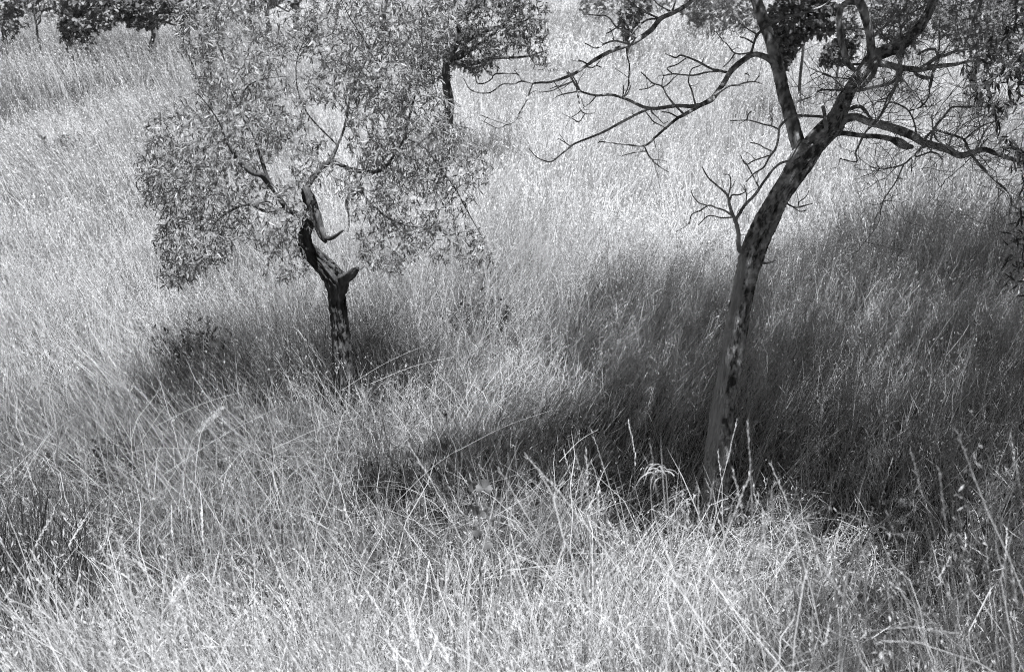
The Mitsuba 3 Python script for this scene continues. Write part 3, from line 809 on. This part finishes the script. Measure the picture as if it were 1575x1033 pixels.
crown(OR, ol_nodes, in_blobs(OR, ol_blobs, 8600), (.032, .054, .0065, .010, .09, .34), wm, cm, per=20, span=.22)
scene[f'{OT}__crown'] = cm.ply('olive_leaf')
scene[f'{OT}__twigs'] = wm.ply('pale_twig', smooth=True, color=False)
tag(f'{OT}__twigs', kind='stuff')
tag(f'{OT}__crown', kind='stuff')
tag(f'{OT}__stub', 'sawn-off stub of a thick limb')


# ------------------------------------------------------------------ the big olives at the right that throw the shade
def world_tree(key, label, cat, base, height, radius, blobs, n, leaf, seed, per, span, bark='olive_bark', bsdf='olive_leaf', group=None, lean=(0, 0), extra=(), limbs=7, fine=None):
    rng = np.random.default_rng(seed)
    tag(key, label, cat, group)
    b = np.array([base[0], base[1], float(zg(*base)) - .1])
    top = b + np.array([lean[0], lean[1], height])
    t = np.linspace(0, 1, 7)[:, None]
    tl = b + (top - b) * t + rng.normal(0, .03 * height, (7, 3)) * np.sin(np.pi * t) * [1, 1, 0]
    p, r = resample(tl, np.linspace(radius * 1.3, radius * .7, 7), max(.03, height / 60))
    r = r * (1 + .7 * np.exp(-np.arange(len(r)) / (len(r) * .12)))
    m = Mesh()
    m.add(*tube_arrays(p, r, 20, .35, seed, 5.0))
    scene[f'{key}__trunk'] = m.ply(bark, smooth=True, color=False)
    nodes = [p[-1]]
    lm = Mesh()
    for i in range(min(limbs, len(blobs))):
        c, R, _ = blobs[i]
        s = np.linspace(0, 1, 6)[:, None]
        e = c + R * unit(c - p[-1]) * .3
        l = p[-1] + (e - p[-1]) * s + rng.normal(0, .06, (6, 3)) * np.linalg.norm(e - p[-1]) * np.sin(np.pi * s)
        q, rr = resample(l, np.linspace(radius * .6, radius * .12, 6), .06)
        scene[numbered(f'{key}__limb')] = (lambda mm: (mm.add(*tube_arrays(q, rr, 10, .3, seed + i, 6.0)), mm.ply(bark, smooth=True, color=False))[1])(Mesh())
        nodes += list(q[len(q) // 4::2])
    for l, rr in extra:
        q, rr = resample(np.array(l), np.array(rr), .05)
        lm.add(*tube_arrays(q, rr, 6, .2, seed))
        nodes += list(q)
    w, c = Mesh(), Mesh()
    tg = in_blobs(rng, blobs, n)
    tg = tg[tg[:, 2] > zg(tg[:, 0], tg[:, 1]) + .25]
    crown(rng, nodes, tg, leaf, w, c, per=per, span=span, tier=.0018 if leaf[1] < .08 else .004)
    if fine:
        crown(rng, nodes + list(tg[::7]), in_blobs(rng, fine[0], fine[1]), fine[2], w, c, per=22, span=.24, tier=.0018)
    if lm.n:
        w.add(np.vstack(lm.v), np.vstack(lm.f))
    scene[f'{key}__crown'] = c.ply(bsdf)
    scene[f'{key}__twigs'] = w.ply('twig_bark', smooth=True, color=False)
    tag(f'{key}__crown', kind='stuff')
    tag(f'{key}__twigs', kind='stuff')
    return c


A = np.array
hang = [px_blob(*b) for b in ((1545, 140, 5.7, 60, 45, .22, .35), (1500, 110, 5.9, 40, 14, .12, .05), (1570, 60, 5.8, 40, 60, .25, .12), (1585, 400, 5.6, 38, 75, .22, .42), (1560, 240, 5.8, 35, 25, .2, .05), (1590, 300, 5.6, 22, 40, .2, .12))]
big = [(A([3.0, 6.7, 3.9]), A([1.9, 1.8, .9]), 6.5), (A([1.7, 6.2, 3.8]), A([1.1, .9, .55]), 3.0), (A([.95, 6.05, 3.75]), A([.85, .55, .45]), 1.4), (A([.25, 5.75, 3.65]), A([.5, .38, .3]), .45), (A([1.9, 7.7, 3.9]), A([1.1, 1.1, .65]), 2.2), (A([4.4, 7.4, 3.4]), A([1.3, 1.4, 1.1]), 3),
       (A([3.4, 5.2, 3.5]), A([1.4, 1.1, .75]), 2.8), (A([3.2, 8.4, 3.8]), A([1.3, 1.2, .75]), 2.6), (A([4.2, 5.2, 2.3]), A([1.1, 1.0, .9]), 1.3), (A([2.5, 3.7, 3.9]), A([1.3, 1.0, .5]), 3.3), (A([2.25, 2.6, 3.9]), A([1.1, 1.1, .45]), 3.3),
       (A([1.9, 7.2, 3.85]), A([.7, .8, .45]), 1.0), (A([1.6, 5.6, 3.75]), A([.55, .5, .4]), 1.4), (A([1.9, 8.8, 3.85]), A([.8, .9, .45]), 1.5)]
world_tree('olive_tree_001', 'large dark olive tree reaching in at the right edge with hanging leaf sprays', 'tree', (4.1, 6.8), 3.0, .17, big, 7100,
           (.065, .1, .020, .027, .05, .12), 44, 30, .32, limbs=3, fine=(hang, 250, (.04, .062, .008, .012, .04, .10)))
big2 = [(A([4.9, 10.2, 3.7]), A([2.0, 1.9, 1.0]), 6.5), (A([3.5, 9.9, 3.6]), A([1.2, 1.2, .75]), 2.6), (A([6.4, 10.8, 3.2]), A([1.6, 1.6, 1.2]), 3), (A([5.4, 8.6, 3.2]), A([1.3, 1.1, 1.0]), 2),
        (A([5.0, 11.6, 3.0]), A([1.4, 1.1, .9]), 2.2), (A([4.1, 10.8, 2.35]), A([.6, .7, .4]), .5)]
world_tree('olive_tree_002', 'dark shaded olive tree behind the bare tree in the top right corner', 'tree', (5.4, 10.3), 1.9, .18, big2, 3600,
           (.065, .095, .018, .025, .05, .12), 45, 28, .4)

# ------------------------------------------------------------------ trees and shrubs at the back of the meadow
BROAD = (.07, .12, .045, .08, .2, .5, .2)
FINE = (.06, .09, .018, .028, .10, .2, .15)


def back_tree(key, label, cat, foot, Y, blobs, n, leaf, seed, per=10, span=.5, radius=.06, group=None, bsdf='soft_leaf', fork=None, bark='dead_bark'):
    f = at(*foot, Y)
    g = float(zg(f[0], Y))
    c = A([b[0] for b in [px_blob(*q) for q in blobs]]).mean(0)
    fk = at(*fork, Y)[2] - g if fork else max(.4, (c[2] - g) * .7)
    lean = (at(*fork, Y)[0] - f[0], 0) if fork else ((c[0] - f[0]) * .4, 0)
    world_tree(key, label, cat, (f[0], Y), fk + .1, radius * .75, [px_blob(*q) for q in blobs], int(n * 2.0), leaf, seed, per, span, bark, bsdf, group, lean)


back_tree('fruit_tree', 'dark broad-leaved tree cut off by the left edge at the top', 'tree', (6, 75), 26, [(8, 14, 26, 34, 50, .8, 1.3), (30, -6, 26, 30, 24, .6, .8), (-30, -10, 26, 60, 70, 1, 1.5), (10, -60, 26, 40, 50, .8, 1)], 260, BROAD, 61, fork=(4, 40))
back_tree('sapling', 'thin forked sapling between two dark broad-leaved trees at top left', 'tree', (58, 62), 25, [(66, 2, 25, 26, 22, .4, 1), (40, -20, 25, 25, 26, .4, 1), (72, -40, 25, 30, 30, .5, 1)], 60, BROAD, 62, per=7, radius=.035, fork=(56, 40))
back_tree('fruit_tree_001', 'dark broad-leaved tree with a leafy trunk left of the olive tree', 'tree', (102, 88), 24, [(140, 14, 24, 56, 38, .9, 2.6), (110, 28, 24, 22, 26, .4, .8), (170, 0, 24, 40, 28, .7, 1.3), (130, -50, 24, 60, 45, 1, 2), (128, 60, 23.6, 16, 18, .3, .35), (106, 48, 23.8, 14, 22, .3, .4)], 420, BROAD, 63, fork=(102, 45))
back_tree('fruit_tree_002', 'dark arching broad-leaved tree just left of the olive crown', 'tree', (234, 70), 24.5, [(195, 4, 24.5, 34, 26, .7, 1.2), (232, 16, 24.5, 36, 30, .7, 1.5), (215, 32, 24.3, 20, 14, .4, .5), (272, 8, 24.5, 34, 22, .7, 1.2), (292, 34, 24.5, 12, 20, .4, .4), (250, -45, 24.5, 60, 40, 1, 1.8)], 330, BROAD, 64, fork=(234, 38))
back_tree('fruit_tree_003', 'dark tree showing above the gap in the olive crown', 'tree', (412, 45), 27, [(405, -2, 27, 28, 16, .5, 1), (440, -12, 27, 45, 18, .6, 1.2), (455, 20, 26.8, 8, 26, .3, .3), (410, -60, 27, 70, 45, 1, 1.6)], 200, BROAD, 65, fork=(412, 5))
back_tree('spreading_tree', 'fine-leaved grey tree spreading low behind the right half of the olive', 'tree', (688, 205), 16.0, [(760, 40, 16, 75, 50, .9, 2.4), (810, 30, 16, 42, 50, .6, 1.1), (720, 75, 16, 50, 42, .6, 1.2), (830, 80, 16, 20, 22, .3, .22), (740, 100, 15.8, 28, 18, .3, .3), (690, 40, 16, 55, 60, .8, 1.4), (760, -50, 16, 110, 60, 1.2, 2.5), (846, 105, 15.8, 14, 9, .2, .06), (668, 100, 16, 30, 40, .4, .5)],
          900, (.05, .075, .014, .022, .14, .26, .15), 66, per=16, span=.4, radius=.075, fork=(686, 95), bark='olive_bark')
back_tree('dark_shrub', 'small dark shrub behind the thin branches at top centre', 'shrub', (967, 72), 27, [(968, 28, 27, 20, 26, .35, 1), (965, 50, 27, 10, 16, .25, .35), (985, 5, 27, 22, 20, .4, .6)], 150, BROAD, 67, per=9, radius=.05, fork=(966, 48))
back_tree('pale_tree', 'far background tree at top centre with haze put into its pale leaf colour', 'tree', (950, 45), 36, [(950, 8, 36, 65, 30, 1.2, 2.4), (1000, -10, 36, 50, 30, 1.2, 1.6), (930, -40, 36, 70, 40, 1.5, 2)], 320, (.11, .17, .06, .09, .45, .65, .2), 68, per=10, span=.7, fork=(950, 25))  # distance haze painted as lighter leaves
back_tree('broad_shrub', 'broad grey bush left of the bare tree top limb', 'shrub', (1115, 62), 31, [(1110, 25, 31, 52, 30, 1, 2.4), (1075, 12, 31, 32, 24, .8, 1.2), (1150, 30, 31, 28, 24, .8, 1), (1120, -25, 31, 70, 36, 1.2, 2)], 420, (.09, .14, .05, .08, .4, .6, .2), 69, per=10, span=.6, fork=(1112, 40))  # leaf tone lifted to stand in for haze
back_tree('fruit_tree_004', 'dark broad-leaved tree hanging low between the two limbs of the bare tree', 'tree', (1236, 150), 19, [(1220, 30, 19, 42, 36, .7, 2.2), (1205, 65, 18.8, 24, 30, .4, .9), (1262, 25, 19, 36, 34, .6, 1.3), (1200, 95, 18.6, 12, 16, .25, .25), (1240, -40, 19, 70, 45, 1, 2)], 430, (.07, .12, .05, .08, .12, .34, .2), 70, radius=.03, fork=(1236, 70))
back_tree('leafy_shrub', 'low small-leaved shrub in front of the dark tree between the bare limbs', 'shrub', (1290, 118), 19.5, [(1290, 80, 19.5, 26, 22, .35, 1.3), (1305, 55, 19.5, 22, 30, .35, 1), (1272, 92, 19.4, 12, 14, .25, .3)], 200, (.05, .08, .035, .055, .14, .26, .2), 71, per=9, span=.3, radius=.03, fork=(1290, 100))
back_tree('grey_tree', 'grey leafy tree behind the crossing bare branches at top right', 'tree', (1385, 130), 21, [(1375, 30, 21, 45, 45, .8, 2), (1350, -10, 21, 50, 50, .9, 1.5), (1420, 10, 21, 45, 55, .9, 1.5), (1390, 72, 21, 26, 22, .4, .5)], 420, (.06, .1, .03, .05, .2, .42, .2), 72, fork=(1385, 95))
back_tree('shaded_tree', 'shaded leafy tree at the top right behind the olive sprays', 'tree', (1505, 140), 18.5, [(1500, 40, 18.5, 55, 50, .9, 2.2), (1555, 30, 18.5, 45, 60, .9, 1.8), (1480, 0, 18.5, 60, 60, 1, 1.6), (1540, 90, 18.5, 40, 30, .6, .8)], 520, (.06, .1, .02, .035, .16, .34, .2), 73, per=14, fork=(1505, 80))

# closing the picture to the far left and right (seen only between the others)
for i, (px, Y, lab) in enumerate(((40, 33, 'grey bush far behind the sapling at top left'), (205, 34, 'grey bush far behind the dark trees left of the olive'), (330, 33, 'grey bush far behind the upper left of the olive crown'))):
    back_tree(numbered('far_bush'), lab, 'shrub', (px, 45), Y, [(px, 18, Y, 60, 24, 1, 2), (px + 40, -6, Y, 60, 28, 1, 2)], 200, (.1, .16, .06, .09, .45, .65, .2), 80 + i, per=9, span=.6, fork=(px, 28))  # light leaf colour carries the haze


# ------------------------------------------------------------------ small plants and things in the grass
def on_ground(px, py):
    lo, hi = 1.2, 80.0
    for _ in range(60):
        mid = (lo + hi) / 2
        q = at(px, py, mid)
        if q[2] > zg(q[0], mid):
            lo = mid
        else:
            hi = mid
    return at(px, py, lo)


def stick(m, pts, r, sides=6, c=.3):
    p, rr = resample(np.array(pts), np.linspace(r, r * .5, len(pts)), .02)
    m.add(*tube_arrays(p, rr, sides), c)


def lobed_leaf(m, rng, c, d, face, R, col):
    d = unit(d)
    s = unit(np.cross(face, d))
    a = np.linspace(-2.5, 2.5, 41)
    rad = R * (.62 + .38 * np.abs(np.cos(a * 1.5)) ** .7 + .07 * np.sign(np.sin(a * 14)))
    rim = c + d * (.25 * R) + np.cos(a)[:, None] * rad[:, None] * d + np.sin(a)[:, None] * rad[:, None] * s
    rim = rim + unit(face) * (R * .16 * np.cos(a * 3))[:, None]
    v = np.vstack([c[None], rim])
    m.add(v, [[0, i, i + 1] for i in range(1, 41)], col)


def vine_seedling():
    rng = np.random.default_rng(5)
    key = 'vine_seedling'
    tag(key, 'young vine with pale lobed leaves standing up out of the grass', 'plant')
    Y = 4.2
    foot = at(741, 900, Y)
    foot[2] = float(zg(foot[0], Y))
    m = Mesh()
    stick(m, [foot, at(738, 840, Y), at(736, 790, Y), at(728, 755, Y), at(722, 728, Y + .05)], .004, c=.2)
    scene[f'{key}__stem'] = m.ply('twig_bark', smooth=True, color=False)
    for (px, py, R, c, d, n) in ((744, 752, .029, .36, (.1, 0, .9), (.2, -1, .5)), (726, 742, .024, .22, (-.2, 0, -1), (-.8, -.7, .2)), (730, 780, .022, .2, (0, 0, -1), (-.6, -.8, .1)), (742, 785, .018, .3, (.2, 0, -1), (.1, -1, .3)),
                                 (735, 815, .02, .24, (-.5, 0, -.6), (0, -1, .4)), (748, 835, .02, .24, (.6, 0, -.4), (.1, -.9, .6)), (752, 800, .016, .24, (.7, 0, .3), (.3, -.9, .3))):
        mm = Mesh()
        lobed_leaf(mm, rng, at(px, py, Y - .03), A(d, float), unit(n), R, c)
        scene[numbered(f'{key}__leaf')] = mm.ply('soft_leaf', smooth=True)


def weed_stalk(label, px, y0, y1, Y, bend):
    key = numbered('weed_stalk')
    tag(key, label, 'weed')
    foot = at(px + bend, y1, Y)
    foot[2] = float(zg(foot[0], Y))
    m = Mesh()
    stick(m, [foot, at(px + bend * .8, y1 * .6 + y0 * .4, Y), at(px + bend * .3, y1 * .3 + y0 * .7, Y), at(px, y0, Y)], .004)
    scene[f'{key}__stem'] = m.ply('twig_bark', smooth=True, color=False)
    rng = np.random.default_rng(px)
    m = Mesh()
    c = at(px, y0, Y)
    d = unit(rng.normal(size=(40, 3)) + [0, 0, .6])
    leaves(m, rng, np.repeat(c[None], 40, 0), d, rng.uniform(.008, .018, 40), rng.uniform(.003, .006, 40), rng.uniform(.08, .16, 40))
    scene[f'{key}__seed_head'] = m.ply('soft_leaf')


def leaf_weed(key, label, cat, px, py, rx, h, n, L, w, c, seed, R=None, erect=.5):
    """A low weed of many small leaves on short stems."""
    rng = np.random.default_rng(seed)
    tag(key, label, cat)
    g = on_ground(px, py)
    k = g[1] / FPX
    m, s = Mesh(), Mesh()
    for _ in range(n):
        a, r = rng.random() * 2 * np.pi, rx * k * math.sqrt(rng.random())
        foot = g + A([math.cos(a) * r * .5, math.sin(a) * r * .5, 0])
        foot[2] = float(zg(foot[0], foot[1]))
        tip = foot + A([math.cos(a) * r * .6, math.sin(a) * r * .6, h * rng.uniform(.5, 1)])
        line = foot + (tip - foot) * np.linspace(0, 1, 5)[:, None] + rng.normal(0, .01, (5, 3))
        s.add(*tube_arrays(line, np.linspace(.003, .0012, 5), 4))
        q = 14
        t = rng.uniform(.3, 1, q)
        b = np.stack([np.interp(t, np.linspace(0, 1, 5), line[:, j]) for j in range(3)], 1)
        leaves(m, rng, b, rng.normal(size=(q, 3)) + [0, 0, erect], rng.uniform(*L, q), rng.uniform(*w, q), rng.uniform(*c, q))
    scene[f'{key}__stems'] = s.ply('twig_bark', smooth=True, color=False)
    scene[f'{key}__foliage'] = m.ply('soft_leaf')
    tag(f'{key}__stems', kind='stuff')
    tag(f'{key}__foliage', kind='stuff')
    return g, m


vine_seedling()
weed_stalk('thin dark weed stalk with a small head in front of the bare tree shadow', 686, 638, 745, 6.3, 20)
leaf_weed('leafy_weed', 'low dark leafy weed in the bright grass left of the olive crown', 'weed', 148, 160, 55, .42, 60, (.05, .08), (.02, .035), (.12, .22), 91)
leaf_weed('leafy_weed_001', 'dark weed patch in the pale grass below the left trees', 'weed', 85, 255, 40, .38, 50, (.04, .07), (.015, .03), (.10, .18), 92)
leaf_weed('leafy_weed_002', 'dark leaf clump standing in for the shadow under the left side of the olive', 'weed', 300, 580, 60, .34, 70, (.03, .05), (.01, .02), (.06, .12), 93)  # dark foliage paints the olive shadow at this spot
leaf_weed('leafy_weed_003', 'dark leafy weed in the flattened grass at the left below the olive', 'weed', 185, 730, 40, .22, 40, (.03, .045), (.015, .025), (.09, .16), 94)
leaf_weed('leafy_weed_004', 'dark weed among sunlit straw to the right of the olive trunk', 'weed', 735, 520, 55, .3, 60, (.03, .05), (.01, .02), (.08, .16), 95)


def flower_clump():
    key = 'flowering_herb'
    rng = np.random.default_rng(97)
    g, _ = leaf_weed(key, 'low clump of small pale round blossoms at the bottom edge', 'flower', 440, 1005, 85, .2, 60, (.012, .02), (.008, .012), (.2, .34), 96)
    m = Mesh()
    n = 70
    th, r = rng.random(n) * 2 * np.pi, np.sqrt(rng.random(n)) * .13
    for a, q in zip(th, r):
        x, y = g[0] + q * math.cos(a) * 1.2, g[1] + q * math.sin(a)
        c = A([x, y, float(zg(x, y)) + rng.uniform(.14, .24)])
        pet = 5
        d = np.stack([np.cos(np.arange(pet) * 1.257 + a), np.sin(np.arange(pet) * 1.257 + a), np.full(pet, .35)], 1)
        leaves(m, rng, np.repeat(c[None], pet, 0), d, np.full(pet, .008), np.full(pet, .007), np.full(pet, .8))
    scene[f'{key}__blossoms'] = m.ply('soft_leaf')
    tag(f'{key}__blossoms', kind='stuff')


flower_clump()


def wisp(key, label, px, py, Y, n, L, seed, az0, foot_px):
    """A pale drooping head of withered blades on a thick bent straw."""
    rng = np.random.default_rng(seed)
    tag(key, label, 'grass')
    top = at(px, py, Y)
    foot = at(foot_px, py + 260, Y)
    foot[2] = float(zg(foot[0], Y))
    m = Mesh()
    stick(m, [foot, foot * .6 + top * .4 + A([.01, 0, 0]), foot * .2 + top * .8, top], .0028, c=.6)
    scene[f'{key}__straw'] = m.ply('dry_grass', smooth=True)
    m = Mesh()
    blades(m, rng, n, 0, L, (.004, .009), .3, 3.9, 9, (.4, .62), curl_min=2.4, cap=3.0, root=np.repeat(top[None], n, 0) + rng.normal(0, .012, (n, 3)), az=az0 + rng.normal(0, .6, n))
    scene[f'{key}__blades'] = m.ply('dry_grass')
    tag(f'{key}__blades', kind='stuff')


wisp('withered_tuft', 'pale drooping withered tuft in front of the bare trunk', 1024, 728, 4.3, 15, (.06, .13), 3, 2.9, 1060)
wisp('withered_tuft_001', 'small pale withered wisp right below the drooping tuft by the bare trunk', 1052, 770, 4.3, 7, (.04, .09), 4, 1.2, 1075)


def pale_tuft():
    key = 'bright_grass_tuft'
    rng = np.random.default_rng(15)
    tag(key, 'tight bright upright tuft of dry grass left of centre near the bottom', 'grass')
    Y = 4.0
    f = at(520, 990, Y)
    f[2] = float(zg(f[0], Y))
    m = Mesh()
    n = 90
    root = f + rng.normal(0, .035, (n, 3)) * [1, 1, 0]
    h = at(512, 805, Y)[2] - f[2]
    st = blades(m, rng, n, 0, (h * .6, h * 1.06), (.002, .0036), .09, .35, 5, (.55, .75), root=root)
    bottle_heads(m, rng, st[:30], 20, (.008, .014), (.002, .003), (.6, .8), .2)
    scene[f'{key}__blades'] = m.ply('dry_grass')
    tag(f'{key}__blades', kind='stuff')


pale_tuft()


def rush_clump(label, px, py, n, R, h, seed):
    key = numbered('rush_clump')
    rng = np.random.default_rng(seed)
    tag(key, label, 'rush')
    g = on_ground(px, py)
    m = Mesh()
    rad, th = R * np.sqrt(rng.random(n)), rng.random(n) * 2 * np.pi
    root = np.stack([g[0] + rad * np.cos(th), g[1] + rad * np.sin(th) * .6, 0 * rad], 1)
    root[:, 2] = zg(root[:, 0], root[:, 1])
    blades(m, rng, n, 0, h, (.003, .006), .16, .6, 5, (.04, .14), root=root)
    scene[f'{key}__blades'] = m.ply('dry_grass')
    tag(f'{key}__blades', kind='stuff')


rush_clump('dark upright rush clump at the left edge below the middle', 45, 960, 380, .30, (.4, .75), 41)
rush_clump('low dark rush clump in the bottom left corner', -10, 1030, 260, .26, (.3, .6), 42)


def long_straws():
    """Single long straws that lie across the meadow."""
    rng = np.random.default_rng(19)
    m = Mesh()
    spec = [((525, 600), (660, 528), 7.2), ((570, 590), (700, 548), 7.2), ((610, 772), (705, 690), 5.9), ((700, 695), (850, 630), 6.2), ((330, 580), (150, 440), 7.6), ((0, 430), (130, 590), 7.2), ((250, 730), (430, 625), 6.1),
            ((240, 655), (380, 600), 6.3), ((780, 612), (700, 480), 6.9), ((300, 690), (180, 700), 6.2), ((860, 710), (920, 660), 5.9), ((420, 690), (560, 640), 6.3), ((1000, 600), (920, 500), 6.6)]
    for (a, b, Y) in spec:
        p, q = at(*a, Y), at(*b, Y + .25)
        mid = (p + q) / 2 + A([0, 0, .02])
        stick(m, [p, mid, q], .0014, 4, rng.uniform(.5, .75))
    scene['fallen_straw'] = m.ply('dry_grass')
    tag('fallen_straw', 'long pale straws lying across the meadow grass', 'grass', kind='stuff')


long_straws()


def bark_piece(label, px, py, L, W, ang, tilt, seed):
    """A curled strip of bark lying on the flattened grass."""
    key = numbered('bark_piece')
    tag(key, label, 'bark', 'pieces of bark in the flattened grass')
    g = on_ground(px, py) + A([0, 0, .13])
    u, n = np.meshgrid(np.linspace(-.5, .5, 9), np.linspace(-1, 1, 7), indexing='ij')
    rng = np.random.default_rng(seed)
    x = u * L
    y = np.sin(n * 1.1) * W / 2 * (1 - .35 * np.abs(u * 2) ** 3)
    z = -np.cos(n * 1.1) * W * -.35 + .01 * rng.normal(size=u.shape) * .5
    c, s = math.cos(ang), math.sin(ang)
    top = np.stack([x * c - y * s, x * s + y * c, z + u * L * tilt], -1) + g
    bot = top - A([0, 0, .006])
    nv = top.shape[0] * top.shape[1]
    i, j = np.meshgrid(np.arange(8), np.arange(6), indexing='ij')
    q = np.stack([i * 7 + j, (i + 1) * 7 + j, (i + 1) * 7 + j + 1, i * 7 + j + 1], -1).reshape(-1, 4)
    f = np.vstack([q[:, [0, 1, 2]], q[:, [0, 2, 3]]])
    e = np.concatenate([np.arange(7), np.arange(7) + 56, np.arange(0, 63, 7), np.arange(6, 63, 7)]).reshape(-1)
    side = []
    for loop in (list(range(7)), list(range(56, 63))[::-1], list(range(0, 63, 7))[::-1], list(range(6, 63, 7))):
        for a, b in zip(loop[:-1], loop[1:]):
            side += [[a, b, b + nv], [a, b + nv, a + nv]]
    m = Mesh()
    m.add(np.vstack([top.reshape(-1, 3), bot.reshape(-1, 3)]), np.vstack([f, f[:, ::-1] + nv, side]), .3)
    scene[key] = m.ply('pale_twig', color=False)


bark_piece('pale longer curled strip of bark in the flattened grass', 325, 682, .2, .055, .9, .5, 1)
bark_piece('short grey piece of bark right of the pale strip', 372, 662, .14, .05, 2.2, -.4, 2)
